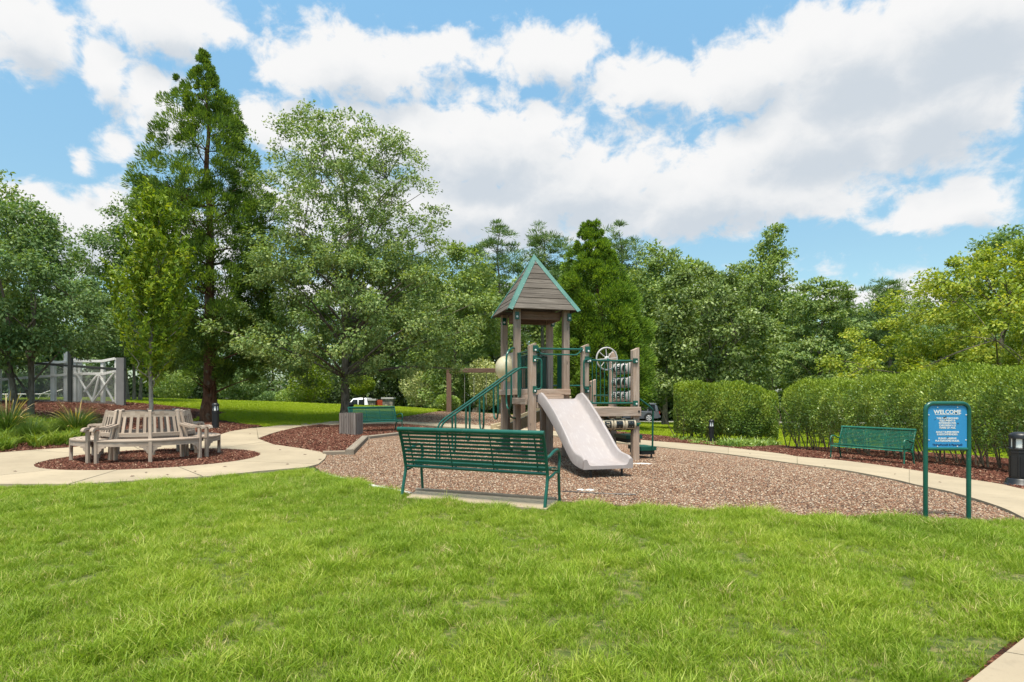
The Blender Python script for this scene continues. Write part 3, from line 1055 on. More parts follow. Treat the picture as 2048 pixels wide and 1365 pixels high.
def strew(name, poly, dens, s0, s1, col, lift, lab, ymax=99, mound=0.0, cat='gravel'):
    q = rand_in(poly, dens)
    q = q[in_view(q, .5) & (q[:, 1] < ymax)]
    n = len(q)
    d = np.zeros(n)
    if mound:
        P2 = np.array(densify(poly, .3))
        for k in range(0, n, 4000):
            d[k:k + 4000] = np.sqrt(((q[k:k + 4000, None] - P2[None]) ** 2).sum(-1)).min(1)
    z = zg(q[:, 0], q[:, 1]) + lift + mound * np.minimum(1, d / 1.2) ** .7
    rot = np.stack([rng.normal(0, .35, n), rng.normal(0, .35, n), rng.random(n) * 6.283], 1)
    o = scatter(name, np.column_stack([q, z]), s0 + (s1 - s0) * rng.random(n) ** 2, rot, rng.integers(0, 6, n), col)
    tag(o, lab, cat)


strew('loose_gravel', gravel_poly, 2100, .006, .019, stones, .02, 'loose brown and grey gravel spread under the play structure', 18)
strew('loose_gravel', swing_poly, 260, .014, .034, stones, .02, 'loose tan gravel round the swing posts', 40)
strew('mulch_chips', ring, 1600, .010, .026, chips, .04, 'red brown mulch chips under the round bench', 99, .035, 'mulch')
strew('mulch_chips', centre_bed, 700, .014, .034, chips, .03, 'red brown mulch chips round the slatted bin', 99, .07, 'mulch')
strew('mulch_chips', right_bed, 420, .014, .034, chips, .028, 'brown mulch chips along the hedge', 99, .04, 'mulch')
strew('mulch_chips', left_bed, 150, .018, .04, chips, .03, 'red brown mulch chips on the bank below the fence', 99, .04, 'mulch')

# ------------------------------------------------------------------ foliage
def norm(a):
    return a / np.maximum(1e-9, np.linalg.norm(a, axis=-1, keepdims=True))


def leaf_mesh(name, c, tip, nrm, ln, wd, fold=.18):
    """one four-cornered folded leaf per row"""
    tip = norm(tip)
    side = norm(np.cross(tip, nrm))
    up = norm(np.cross(side, tip))
    ln, wd = np.asarray(ln)[:, None], np.asarray(wd)[:, None]
    a = c - tip * ln * .5
    b = c + side * wd * .5 + up * ln * fold * .5
    d = c + tip * ln * .5
    e = c - side * wd * .5 + up * ln * fold * .5
    v = np.stack([a, b, d, e], 1).reshape(-1, 3)
    i = np.arange(len(c) * 4).reshape(-1, 4)
    return fast_mesh(name, v, i)


def sphere(n):
    return norm(rng.normal(size=(n, 3)))


class Profile:
    """outline of a crown: rows of (row, left, right) in the photograph, at distance Y"""
    def __init__(s, rows, Y, fat=.9):
        r = np.array(rows, float)
        s.z = EYE + (HOR - r[:, 0]) / F * Y
        s.cx = ((r[:, 1] + r[:, 2]) / 2 - 1024) / F * Y
        s.rx = (r[:, 2] - r[:, 1]) / 2 / F * Y
        s.Y, s.fat = Y, fat
        o = np.argsort(s.z)
        s.z, s.cx, s.rx = s.z[o], s.cx[o], s.rx[o]
        s.z0, s.z1 = s.z[0], s.z[-1]

    def at(s, z):
        return np.interp(z, s.z, s.cx), np.interp(z, s.z, s.rx)

    def sample(s, n, shell=.38, lump=.22, seed=1, power=1.3):
        zz = np.linspace(s.z0, s.z1, 200)
        w = np.interp(zz, s.z, s.rx) ** power + .02
        w = np.cumsum(w); w /= w[-1]
        z = np.interp(rng.random(n), w, zz)
        th = rng.random(n) * 2 * math.pi
        cx, rx = s.at(z)
        r_ = np.random.default_rng(seed)
        k = np.zeros(n)
        for i in range(5):
            k += np.sin(th * r_.integers(1, 5) + z * r_.uniform(.6, 2.2) + r_.random() * 6.28)
        rx = rx * (1 + lump * k / 2.2)
        rho = rng.random(n) ** shell
        x, y = cx + rx * rho * np.cos(th), s.Y + rx * s.fat * rho * np.sin(th)
        out = np.stack([np.cos(th), np.sin(th), (z - (s.z0 + s.z1) / 2) / max(.1, (s.z1 - s.z0)) * 1.2], 1)
        return np.stack([x, y, z], 1), norm(out), rho


def clump_leaves(cen, out, per, rad, ln, flat=.7, upb=.8, droop=.25, wd=.55, jitter=.25):
    n = len(cen)
    per = np.maximum(3, (per * (.6 + .8 * rng.random(n))).astype(int))
    k = np.repeat(np.arange(n), per)
    N = len(k)
    d = sphere(N)
    r = rng.random((N, 1)) ** .45
    R_ = (rad * (.65 + .7 * rng.random(n)))[k][:, None]
    c = cen[k] + d * r * R_ * np.array([1, 1, flat])
    nr = norm(d * .55 + out[k] * .35 + np.array([0, 0, upb]) + rng.normal(size=(N, 3)) * .55)
    tp = norm(d * .6 + out[k] * .5 + np.array([0, 0, -droop]) + rng.normal(size=(N, 3)) * .6)
    L = ln * (.6 + .8 * rng.random(N))
    return c, tp, nr, L, L * wd * (.8 + .4 * rng.random(N))


def limb(mb, pts, r0, r1, n=6):
    pts = curve(pts, 5)
    k = len(pts) - 1
    mb.tube(pts, [r0 + (r1 - r0) * (i / k) ** .8 for i in range(k + 1)], n, False)


def tree(name, label, rows, Y, foot, trunk_r, m_leaf, m_bark, clumps=220, per=100, rad=.5, ln=.14, shell=.42, lump=.2, limbs=14, fork=.25,
         style='broad', group=None, seed=1, fat=.9, flat=.7, base_z=None, stems=1, cat='tree', power=1.3, droop=.25, wd=.55, upb=.8, lean=0.0):
    """foot: column of the trunk in the photograph; the crown follows the outline"""
    pr = Profile(rows, Y, fat)
    fx = (foot - 1024) / F * Y
    fz = float(zg(fx, Y)) if base_z is None else base_z
    root = empty(name, (fx, Y, fz), 0, label, cat, group)
    O = np.array([fx, Y, fz])
    cen, out, rho = pr.sample(clumps, shell, lump, seed, power)
    if style == 'cedar':                    # the leader carries sprays right to its tip
        zt = np.linspace(pr.z1 - .22 * (pr.z1 - pr.z0), pr.z1 - .1, 26)
        cx_, rx_ = pr.at(zt)
        th_ = rng.random(26) * 6.283
        cen[:26] = np.stack([cx_ + .5 * rx_ * np.cos(th_), Y + .5 * rx_ * np.sin(th_), zt], 1)
        out[:26] = np.stack([np.cos(th_) * .5, np.sin(th_) * .5, np.ones(26)], 1)
    T_, B = [], MB()
    top = pr.z0 + (pr.z1 - pr.z0) * (.93 if style in ('cedar', 'pine', 'column') else .72)
    # trunk
    tcx = lambda z: fx + (float(pr.at(z)[0]) - fx) * min(1, max(0, (z - fz) / max(.5, pr.z1 - fz))) ** 1.2
    hs = np.linspace(0, 1, 9)
    for sidx in range(stems):
        sx = (sidx - (stems - 1) / 2) * trunk_r * 2.4
        pts = []
        for h in hs:
            z = fz - .15 + (top - fz) * h
            wob = .10 * math.sin(h * 7 + seed + sidx * 2) * h * (trunk_r * 6)
            pts.append((tcx(z) - fx + sx * (1 + 3.0 * h) + wob, .08 * math.cos(h * 5 + seed) * h + sidx * .15, z - fz))
        k = len(pts) - 1
        cv = curve(pts, 3)
        B.tube(cv, [trunk_r * ((1.35 if i < 2 else 1.0) * (1 - .86 * (i / (len(cv) - 1)) ** .9)) for i in range(len(cv))], 9, False)
        T_.append([Vector(p) for p in cv])
    trunk = B.build('trunk', m_bark, root)
    # limbs
    Lb = MB()
    order = np.argsort(-rho + rng.random(clumps) * .5)[:limbs]
    for j, i in enumerate(order):
        e = Vector(cen[i] - O)
        line = T_[j % stems]
        frac = max(.12, min(.95, (e.z - abs(Vector((e.x, e.y)).length) * (.15 if style in ('cedar', 'pine') else .75)) / max(.1, line[-1].z)))
        lo = max(fork, frac)
        q = line[min(len(line) - 1, int(lo * (len(line) - 1)))]
        mid = q.lerp(e, .5) + Vector((0, 0, (.12 if style == 'broad' else .03) * (e - q).length))
        r0 = trunk_r * (.5 if style == 'broad' else .25) * (1 - .7 * lo)
        limb(Lb, [q, q.lerp(mid, .5) + Vector((rng.normal() * .08, rng.normal() * .08, .03)), mid, e], max(.012, r0), .008, 5)
    if style == 'broad':
        ends = cen[order] - O
        for i in rng.choice(clumps, min(clumps, limbs * 4), False):      # twigs
            e = cen[i] - O
            j = np.argmin(((ends - e) ** 2).sum(1))
            a = Vector(ends[j]) * .75 + Vector(T_[0][len(T_[0]) // 2]) * .25
            limb(Lb, [a, a.lerp(Vector(e), .5) + Vector((0, 0, .08)), Vector(e)], .016, .006, 4)
    if Lb.v: Lb.build('limbs', m_bark, root)['kind'] = 'stuff'
    # crown
    cl = cen - O
    if style == 'broad':
        c, tp, nr, L, W = clump_leaves(cl, out, per, rad, ln, flat, upb, droop, wd)
    elif style == 'column':
        n = clumps * per
        k = np.repeat(np.arange(clumps), per)
        t = rng.random((n, 1))
        axis = norm(out * np.array([.45, .45, 0]) + np.array([0, 0, 1.0]))[k]
        c = cl[k] + axis * (t - .4) * rad * 2.2 + rng.normal(size=(n, 3)) * rad * .16
        tp = norm(axis * .7 + sphere(n) * .8)
        nr = norm(out[k] * .6 + sphere(n) * .7 + np.array([0, 0, .5]))
        L = ln * (.6 + .8 * rng.random(n)); W = L * wd
    elif style == 'cedar':
        # each spray is a plume: a dense fan of fine strips on a dome that points up and outwards
        n = clumps * per
        k = np.repeat(np.arange(clumps), per)
        axis = norm(out * np.array([1, 1, .2]) + np.array([0, 0, .95]) + rng.normal(size=(clumps, 3)) * .22)[k]
        sz = (rad * (.55 + .9 * rng.random(clumps)))[k][:, None]
        sz = sz * np.clip(pr.at(cen[:, 2])[1] / 2.0, .42, 1.0)[k][:, None]
        d = norm(sphere(n) + axis * .7)
        c = cl[k] + d * sz * rng.random((n, 1)) ** .3 * np.array([1, 1, 1.1])
        tp = norm(d * .9 + axis * .8 + sphere(n) * .3)
        nr = norm(np.cross(tp, sphere(n)) + d * .45)
        L = ln * (.6 + .8 * rng.random(n)); W = L * wd
    else:                                   # pine: round brushes of needles
        n = clumps * per
        k = np.repeat(np.arange(clumps), per)
        d = sphere(n)
        d[:, 2] = np.abs(d[:, 2]) * .9 - .2
        sz = (rad * (.6 + .8 * rng.random(clumps)))[k][:, None]
        c = cl[k] + d * sz * rng.random((n, 1)) ** .6 * np.array([1, 1, .65])
        tp = norm(d + np.array([0, 0, .35]) + rng.normal(size=(n, 3)) * .3)
        nr = sphere(n)
        L = ln * (.6 + .8 * rng.random(n)); W = L * wd
    cr = link('crown', leaf_mesh('crown', c, tp, nr, L, W), m_leaf, root)
    cr['kind'] = 'stuff'
    return root


def bush(name, label, px, base, top, half, Y, m_leaf, group=None, n=2600, ln=.07, cat='shrub', fat=.9, power=.5, stems=5, flatb=0.1, m_bark=None, sprig=.10, trunk=None):
    """a round shrub on the ground: centre column, rows of base and top, half width in the photograph"""
    x = (px - 1024) / F * Y
    z0 = float(zg(x, Y))
    h = EYE + (HOR - top) / F * Y - z0
    w = half / F * Y
    root = empty(name, (x, Y, z0), 0, label, cat, group)
    cz0 = trunk if trunk else flatb * h
    mid, rz = (h + cz0) / 2, (h - cz0) / 2
    d = sphere(n)
    k = np.zeros(n)
    for i in range(5):
        a = sphere(1)[0] * rng.uniform(2.0, 4.5)
        k += np.sin(d @ a + rng.random() * 6)
    r = rng.random((n, 1)) ** .22 * (1 + .07 * k[:, None]) + rng.normal(size=(n, 1)) * .02
    c = d * r * np.array([w, w * fat, rz]) + np.array([0, 0, mid])
    c[:, 2] = np.maximum(c[:, 2], .03)
    nr = norm(d * .8 + sphere(n) * .6 + np.array([0, 0, .4]))
    tp = norm(d * .7 + sphere(n) * .8 + np.array([0, 0, .35]))
    L = ln * (.6 + .8 * rng.random(n))
    f_ = link('foliage', leaf_mesh('foliage', c, tp, nr, L, L * .5), m_leaf, root)
    f_['kind'] = 'stuff'
    mb = MB()
    if trunk:
        mb.tube(curve([(0, 0, -.05), (.02, 0, trunk * .6), (-.01, .01, mid)], 4), .05, 7)
        for q in range(6):
            a = q * 1.05
            limb(mb, [(0, 0, trunk * .8), (w * .3 * math.cos(a), w * .3 * math.sin(a), mid), (w * .6 * math.cos(a), w * .6 * math.sin(a), mid + rz * .4)], .02, .006, 5)
        mb.build('trunk', m_bark or M['bark'], root)
    else:
        for q in range(stems):
            a = q * 6.28 / stems + rng.random()
            limb(mb, [(.06 * math.cos(a), .06 * math.sin(a), -.05), (w * .3 * math.cos(a), w * .3 * math.sin(a), mid * .7), (w * .6 * math.cos(a), w * .6 * math.sin(a), mid + rz * .3)], .018, .006, 5)
        mb.build('stems', m_bark or M['twig'], root)
    return root


# ------------------------------------------------------------------ trees
PIN = 'tall pines rising beyond the playground'
FOR = 'broadleaf trees along the edge of the wood'
tree('maple_tree', 'dark green two stemmed maple on the mulch bank in front of the chain link fence', [(405, 0, 60), (430, -70, 100), (480, -110, 138), (540, -150, 168), (600, -165, 188), (650, -160, 195), (695, -120, 178), (722, -60, 70)],
     20, 46, .115, M['lf_dark'], M['bark'], 270, 150, .48, .115, .42, .18, 18, .2, seed=3, power=1.1, stems=2)
tree('oak_tree', 'tall dark tree behind the two stemmed maple, cut by the picture edge', [(352, -20, 16), (385, -60, 26), (440, -130, 60), (520, -190, 70), (620, -220, 60), (720, -200, 40)],
     26, -70, .22, M['lf_forest'], M['bark'], 190, 100, .6, .16, .42, .2, 12, seed=11)
tree('crape_myrtle', 'dark multi stemmed tree with pale bark at the end of the chain link fence', [(402, 238, 262), (440, 205, 292), (500, 165, 320), (580, 150, 335), (660, 155, 335), (700, 170, 330), (726, 195, 310)],
     31.5, 265, .085, M['lf_dark'], M['bark_pale'], 230, 110, .55, .14, .45, .2, 14, .3, seed=5, stems=3)
tree('hornbeam_tree', 'young columnar yellow green tree growing out of the round tree bench', [(366, 309, 323), (400, 292, 338), (450, 272, 350), (520, 248, 370), (580, 236, 382), (640, 240, 374), (690, 250, 356), (730, 268, 336), (768, 294, 314)],
     BENCH_C[1], 304, .055, M['lf_column'], M['bark_pale'], 330, 34, .20, .105, .50, .10, 26, .18, 'column', seed=2, fat=1.0, wd=.42)
tree('cedar_tree', 'huge dark conical Japanese cedar rising above everything on the left', [(104, 402, 410), (135, 384, 428), (175, 356, 458), (215, 346, 474), (255, 338, 486), (300, 312, 500), (345, 280, 508), (400, 280, 535), (460, 285, 552), (530, 295, 556), (600, 305, 556), (670, 315, 556), (725, 340, 550), (768, 375, 510)],
     26, 419, .30, M['lf_crypt'], M['bark_red'], 720, 190, .42, .145, .42, .13, 80, .12, 'cedar', seed=9, wd=.27)
tree('maple_tree', 'wide airy maple behind the slatted bin, its thin top against white cloud', [(226, 574, 590), (248, 560, 690), (262, 545, 800), (300, 525, 838), (350, 512, 874), (400, 515, 882), (450, 512, 900), (500, 508, 898), (560, 498, 890)],
     26, 691, .21, M['lf_maple'], M['bark'], 560, 70, .42, .115, .55, .20, 22, .25, seed=4, power=.9, upb=.5)
pr = [o for o in bpy.data.objects if o.name.startswith('maple_tree')][-1]


def add_crown(root, rows, Y, m_leaf, clumps, per, rad, ln, shell, lump, seed, power=1.2):
    p_ = Profile(rows, Y)
    cen, out, rho = p_.sample(clumps, shell, lump, seed, power)
    O = np.array(root.location)
    c, tp, nr, L, W = clump_leaves(cen - O, out, per, rad, ln)
    o = link('crown', leaf_mesh('crown', c, tp, nr, L, W), m_leaf, root)
    o['kind'] = 'stuff'
    lb = MB()
    for i in np.argsort(-rho)[:26]:
        e = Vector(cen[i] - O)
        q = Vector((0, 0, max(2.0, e.z - Vector((e.x, e.y)).length * .55)))
        limb(lb, [q, q.lerp(e, .5) + Vector((0, 0, .25)), e], .07, .01, 5)
    lb.build('limbs', M['bark'], root)['kind'] = 'stuff'


add_crown(pr, [(480, 545, 850), (530, 500, 893), (590, 484, 925), (650, 478, 938), (700, 492, 925), (738, 525, 890), (766, 590, 700)], 26, M['lf_maple'], 360, 160, .50, .125, .42, .2, 14)
tree('oak_tree', 'dense mid green tree between the airy maple and the swing frame', [(500, 900, 955), (540, 862, 985), (600, 846, 1004), (660, 840, 1010), (730, 845, 1005), (790, 850, 1000), (815, 870, 980)],
     40, 905, .2, M['lf_forest'], M['bark'], 210, 95, .75, .21, .42, .2, 12, group=FOR, seed=21)
P_ROWS = [
    ('slender two topped pine left of the wooden roof', [(443, 992, 1008), (470, 974, 1020), (515, 958, 1030), (560, 952, 1048), (610, 945, 1052), (680, 950, 1050)], 50, 1003, 31),
    ('rounded pine top straight above the wooden roof', [(448, 1076, 1096), (475, 1052, 1122), (505, 1042, 1136), (540, 1042, 1130), (590, 1050, 1120), (650, 1050, 1120)], 52, 1086, 32),
    ('tall pine behind the bright cedar, leaning out on its right', [(442, 1218, 1242), (468, 1206, 1268), (510, 1202, 1286), (555, 1210, 1275), (610, 1210, 1270), (690, 1215, 1270)], 50, 1236, 33),
    ('short thin pine beside the airy maple crown', [(497, 942, 962), (530, 926, 980), (580, 918, 990), (650, 915, 998), (720, 915, 1000)], 48, 951, 34),
    ('small far pine with a flat dark top above the long hedge', [(586, 1676, 1694), (612, 1655, 1712), (650, 1648, 1735), (700, 1650, 1735), (760, 1650, 1740)], 58, 1686, 35),
    ('dark pine leaning from behind the yellowing maple', [(562, 1752, 1790), (578, 1738, 1808), (600, 1745, 1815), (650, 1735, 1815), (720, 1740, 1815)], 56, 1780, 36)]
for lab, rows, Y, ft, sd_ in P_ROWS:
    tree('pine_tree', lab, rows, Y, ft, .24, M['lf_pine'], M['bark'], 120, 95, .85, .36, .45, .5, 44, .3, 'pine', PIN, seed=sd_, wd=.15, power=.8)
tree('cedar_tree', 'bright green broad cedar standing right behind the wooden roof', [(446, 1172, 1190), (475, 1155, 1208), (520, 1138, 1236), (560, 1126, 1252), (610, 1120, 1272), (660, 1116, 1288), (710, 1114, 1296), (760, 1116, 1300), (805, 1130, 1296), (820, 1160, 1270)],
     30, 1200, .25, M['lf_crypt2'], M['bark_red'], 800, 170, .42, .15, .24, .06, 20, .1, 'cedar', seed=17, wd=.28)
tree('oak_tree', 'loose topped tree between the bright cedar and the glossy tree', [(492, 1296, 1330), (518, 1276, 1366), (560, 1272, 1395), (620, 1275, 1400), (700, 1280, 1400), (780, 1285, 1395)],
     46, 1330, .22, M['lf_forest'], M['bark'], 190, 95, .8, .23, .42, .24, 12, group=FOR, seed=22)
tree('magnolia_tree', 'dark rounded glossy leaved tree behind the clipped hedges', [(540, 1372, 1450), (562, 1335, 1490), (610, 1305, 1530), (660, 1292, 1545), (710, 1290, 1550), (760, 1292, 1546), (805, 1305, 1535), (828, 1330, 1500)],
     34, 1420, .2, M['lf_glossy'], M['bark'], 330, 100, .55, .19, .36, .13, 12, .15, seed=23, droop=.45)
tree('tulip_tree', 'tallest narrow broadleaf tree rising right of the glossy tree', [(455, 1532, 1558), (480, 1516, 1586), (515, 1520, 1578), (545, 1455, 1578), (590, 1442, 1588), (640, 1445, 1596), (700, 1450, 1600), (780, 1460, 1600)],
     48, 1545, .24, M['lf_forest'], M['bark'], 250, 85, .75, .24, .45, .2, 16, group=FOR, seed=24, power=.9)
tree('locust_tree', 'feathery light green tree above the gap in the hedges', [(560, 1610, 1650), (582, 1585, 1688), (640, 1572, 1715), (700, 1562, 1728), (760, 1562, 1738), (808, 1570, 1730)],
     40, 1640, .2, M['lf_maple'], M['bark'], 250, 95, .65, .2, .42, .2, 14, group=FOR, seed=25, flat=.4)
tree('maple_tree', 'large maple turning yellow behind the long clipped hedge', [(492, 1985, 2050), (525, 1905, 2130), (560, 1850, 2200), (610, 1795, 2250), (660, 1760, 2270), (705, 1738, 2270), (750, 1732, 2250), (790, 1780, 2200)],
     22, 2000, .2, M['lf_yellow'], M['bark'], 360, 150, .45, .125, .42, .2, 18, .2, seed=26, power=1.1)
tree('oak_tree', 'dark green crown showing over the yellowing maple', [(462, 1985, 2050), (485, 1962, 2100), (530, 1950, 2160), (600, 1920, 2220), (680, 1900, 2260)],
     32, 2040, .22, M['lf_dark'], M['bark'], 170, 100, .7, .19, .42, .2, 10, group=FOR, seed=27)
# the wood behind, tree by tree; each copy of one of the four kinds stands and is turned its own way
BACK = [(-150, 560, 58), (-40, 590, 66), (60, 600, 58), (150, 560, 70), (245, 600, 62), (345, 590, 68), (455, 610, 60), (545, 600, 70), (640, 590, 62), (740, 600, 72), (835, 560, 62), (900, 560, 58), (965, 545, 66), (1050, 560, 60),
        (1130, 540, 66), (1215, 520, 70), (1295, 545, 62), (1375, 530, 66), (1455, 560, 62), (1530, 565, 70), (1600, 590, 60), (1680, 620, 66), (1760, 610, 62), (1840, 600, 66), (1930, 580, 60), (2030, 560, 64), (2140, 560, 58)]
BLAB = ['behind the fence, far left of the wood', 'behind the fence, beside the white posts', 'beyond the two stemmed maple', 'beyond the white fence corner', 'behind the columnar tree', 'left of the huge cedar trunk', 'right of the huge cedar trunk',
        'above the round bushes on the rise', 'left of the slatted bin', 'above the white pickup', 'above the stone piers', 'right of the stone piers', 'over the swing beam', 'left under the wooden roof', 'right under the wooden roof', 'beyond the bright cedar',
        'beyond the steering wheel', 'over the grey car', 'over the first hedge', 'over the end of the first hedge', 'over the gap between hedges', 'over the left end of the long hedge', 'over the bench at the hedge', 'behind the yellowing maple, left', 'behind the yellowing maple, middle', 'over the blue sign', 'at the right edge of the wood']
protos = []
for i, ((px, top, Y), where) in enumerate(zip(BACK, BLAB)):
    lab = ('shadowy tree of the far wood ' if i % 2 else 'dark green tree of the far wood ') + where
    if i < 4:
        h = HOR + 30
        w = 62
        rows = [(top, px - 10, px + 10), (top + 25, px - .6 * w, px + .6 * w), (top + 80, px - w, px + w), (top + 150, px - w * 1.05, px + w * 1.05), (h - 20, px - w * .9, px + w * .9), (h, px - w * .7, px + w * .7)]
        o = tree('forest_tree', lab, rows, Y, px, .25, M['lf_forest'] if i % 2 else M['lf_dark'], M['bark'], 200, 70, 1.0, .34, .42, .22, 8, group='trees of the wood behind the park', seed=40 + i, power=.7)
        protos.append((o, EYE + (HOR - top) / F * Y - float(zg((px - 1024) / F * Y, Y))))
    else:
        src, h0 = protos[i % 4]
        o = copy_tree(src)
        x = (px - 1024) / F * Y
        z = float(zg(x, Y))
        o.location = (x, Y, z)
        k = (EYE + (HOR - top) / F * Y - z) / h0
        o.scale = (k * 1.1, k * 1.1, k)
        o.rotation_euler.z = i * 1.7
        o['label'] = lab
# undergrowth that closes the wood below the crowns
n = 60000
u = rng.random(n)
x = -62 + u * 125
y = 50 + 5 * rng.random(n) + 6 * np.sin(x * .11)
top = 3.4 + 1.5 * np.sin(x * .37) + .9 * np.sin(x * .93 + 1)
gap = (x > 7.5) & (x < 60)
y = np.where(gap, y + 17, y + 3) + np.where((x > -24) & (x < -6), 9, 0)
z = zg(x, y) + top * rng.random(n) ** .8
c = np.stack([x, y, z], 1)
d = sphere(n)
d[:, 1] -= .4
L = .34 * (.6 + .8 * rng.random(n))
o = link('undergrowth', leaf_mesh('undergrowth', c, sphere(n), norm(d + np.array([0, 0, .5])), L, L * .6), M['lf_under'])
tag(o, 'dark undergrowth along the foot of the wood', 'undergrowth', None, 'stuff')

# shrubs
bush('round_bush', 'low clipped bush on the rise, left of the airy maple trunk', 592, 806, 778, 38, 44, M['lf_hedge'], None, 5000, .13, fat=1.3)
bush('round_bush', 'wider dark bush left of the clipped bush on the rise', 520, 806, 782, 44, 46, M['lf_dark'], None, 4000, .16)
bush('lollipop_tree', 'small round headed bright tree on a bare stem behind the second bench', 727, 812, 749, 25, 38, M['lf_bright'], None, 4200, .11, 'tree', trunk=.75)
bush('round_bush', 'round clipped bush beside the left swing post', 897, 822, 787, 25, 34.5, M['lf_hedge'], None, 4200, .09)
bush('flowering_shrub', 'tall pale leaved shrub behind the swings', 972, 822, 718, 40, 37, M['lf_silver'], None, 5200, .13)
bush('young_pine', 'young soft needled pine left of the bushes on the rise', 486, 808, 738, 42, 42, M['lf_pine'], None, 5200, .16)
bush('leafy_shrub', 'loose leafy shrub on the rise between cedar and hornbeam', 352, 808, 742, 46, 44, M['lf_forest'], None, 5000, .17)
bush('leafy_shrub', 'loose shrub with yellow sprays left of the airy maple trunk', 622, 808, 715, 42, 43, M['lf_bright'], None, 3600, .17)
bush('leafy_shrub', 'pale hanging branches of shrub right of the stone piers', 838, 822, 745, 36, 42, M['lf_silver'], None, 2600, .17)


# ------------------------------------------------------------------ hedges
def hedge(label, line, w, h, n, ln, m_leaf, seed, bare=.34, nst=26, wave=.10):
    """clipped hedge along a line of ground points, leafy above, stems showing below"""
    pts = np.array([(p.x, p.y) for p in curve([(a, b, 0) for a, b in line], 10)])
    seg = np.r_[0, np.cumsum(np.hypot(*np.diff(pts, axis=0).T))]
    tot = seg[-1]
    ctr = pts.mean(0)
    z0 = float(zg(*ctr))
    root = empty('hedge', (ctr[0], ctr[1], z0), 0, label, 'hedge', 'clipped hedges behind the path')
    s = rng.random(n) * tot
    cx, cy = np.interp(s, seg, pts[:, 0]), np.interp(s, seg, pts[:, 1])
    dx, dy = np.gradient(pts[:, 0]), np.gradient(pts[:, 1])
    nx_, ny_ = np.interp(s, seg, dy), -np.interp(s, seg, dx)
    l = np.hypot(nx_, ny_); nx_, ny_ = nx_ / l, ny_ / l
    endf = np.clip(np.minimum(s, tot - s) / (w * .55), .02, 1) ** .45
    H = h * (1 + wave * np.sin(s * .9 + seed) * .5 + wave * .5 * np.sin(s * 2.3 + seed * 2)) * (.86 + .14 * endf)
    th = rng.random(n) * math.pi * 1.62 - math.pi * .31
    # rounded-box section
    ca, sa = np.cos(th), np.sin(th)
    q = 1 / np.maximum(np.abs(ca) ** 3.2 + np.abs(sa) ** 3.2, 1e-6) ** (1 / 3.2)
    rho = rng.random(n) ** .16
    bump = 1 + .06 * np.sin(s * 4.1 + th * 3) + .05 * np.sin(s * 7.7 - th * 5 + 1)
    zl = bare * .55
    a = ca * q * rho * w / 2 * endf * bump
    zmid = zl * h + (H - zl * h) / 2
    b = zmid + sa * q * rho * (H - zl * h) / 2 * (1 + (bump - 1) * .7)
    thin = rng.random(n) < np.clip((b / H - bare * .3) / (bare * 1.3), .30, 1)     # fewer leaves low down
    x, y = cx + nx_ * a, cy + ny_ * a
    c = np.stack([x, y, zg(x, y) + b], 1)[thin]
    d = np.stack([nx_ * ca, ny_ * ca, sa], 1)[thin]
    N = len(c)
    L = ln * (.6 + .8 * rng.random(N))
    nr = norm(d * .7 + sphere(N) * .75 + np.array([0, 0, .35]))
    tp = norm(d * .6 + sphere(N) * .7 + np.array([0, 0, .55]))
    O = np.array(root.location)
    new = (b / H)[thin] + rng.normal(0, .07, N) > .86  # uppermost leaves, given the colour with the sunlight painted in
    c[new, 2] += np.abs(rng.normal(0, .035, new.sum()))
    for nm, sel, mt in (('foliage', ~new, m_leaf), ('sunlit_top_leaves', new, M['lf_hedge_sunlit'])):
        f_ = link(nm, leaf_mesh(nm, c[sel] - O, tp[sel], nr[sel], L[sel], L[sel] * .48), mt, root)
        f_['kind'] = 'stuff'
    for i in range(nst):
        t = tot * (i + .3 + .4 * rng.random()) / nst
        sx, sy = np.interp(t, seg, pts[:, 0]), np.interp(t, seg, pts[:, 1])
        ux, uy = np.interp(t, seg, dy), -np.interp(t, seg, dx)
        k = math.hypot(ux, uy); ux, uy = ux / k, uy / k
        mb = MB()
        sg = 1 if rng.random() < .7 else -1
        off = rng.uniform(-.1, .3) * w
        for _ in range(3):
            e = rng.uniform(.05, .42) * w * sg
            v = rng.normal() * .28
            b0 = Vector((sx + ux * off * .5, sy + uy * off * .5, float(zg(sx, sy)) - .05)) - Vector(O)
            e0 = b0 + Vector((ux * e - uy * v, uy * e + ux * v, h * rng.uniform(.45, .75)))
            limb(mb, [b0, b0.lerp(e0, .45) + Vector((rng.normal() * .05, rng.normal() * .05, .08)), e0], .022, .007, 5)
        mb.build('stem', M['twig'], root)
    return root


hedge('shorter clipped hedge behind the path bollard, right of the grey car', [(6.9, 25.6), (8.2, 25.2), (9.6, 25.0), (11.1, 25.2)], 2.0, 2.44, 64000, .085, M['lf_hedge'], 1, .12, 18, .06)
hedge('long clipped hedge running behind the bench and the blue sign', [(10.0, 21.9), (10.75, 20.4), (11.1, 18.6), (11.55, 16.0), (11.75, 13.2), (11.8, 10.4), (11.9, 7.5), (12, 5.5)], 2.1, 2.42, 170000, .066, M['lf_hedge'], 2, .26, 64, .06)
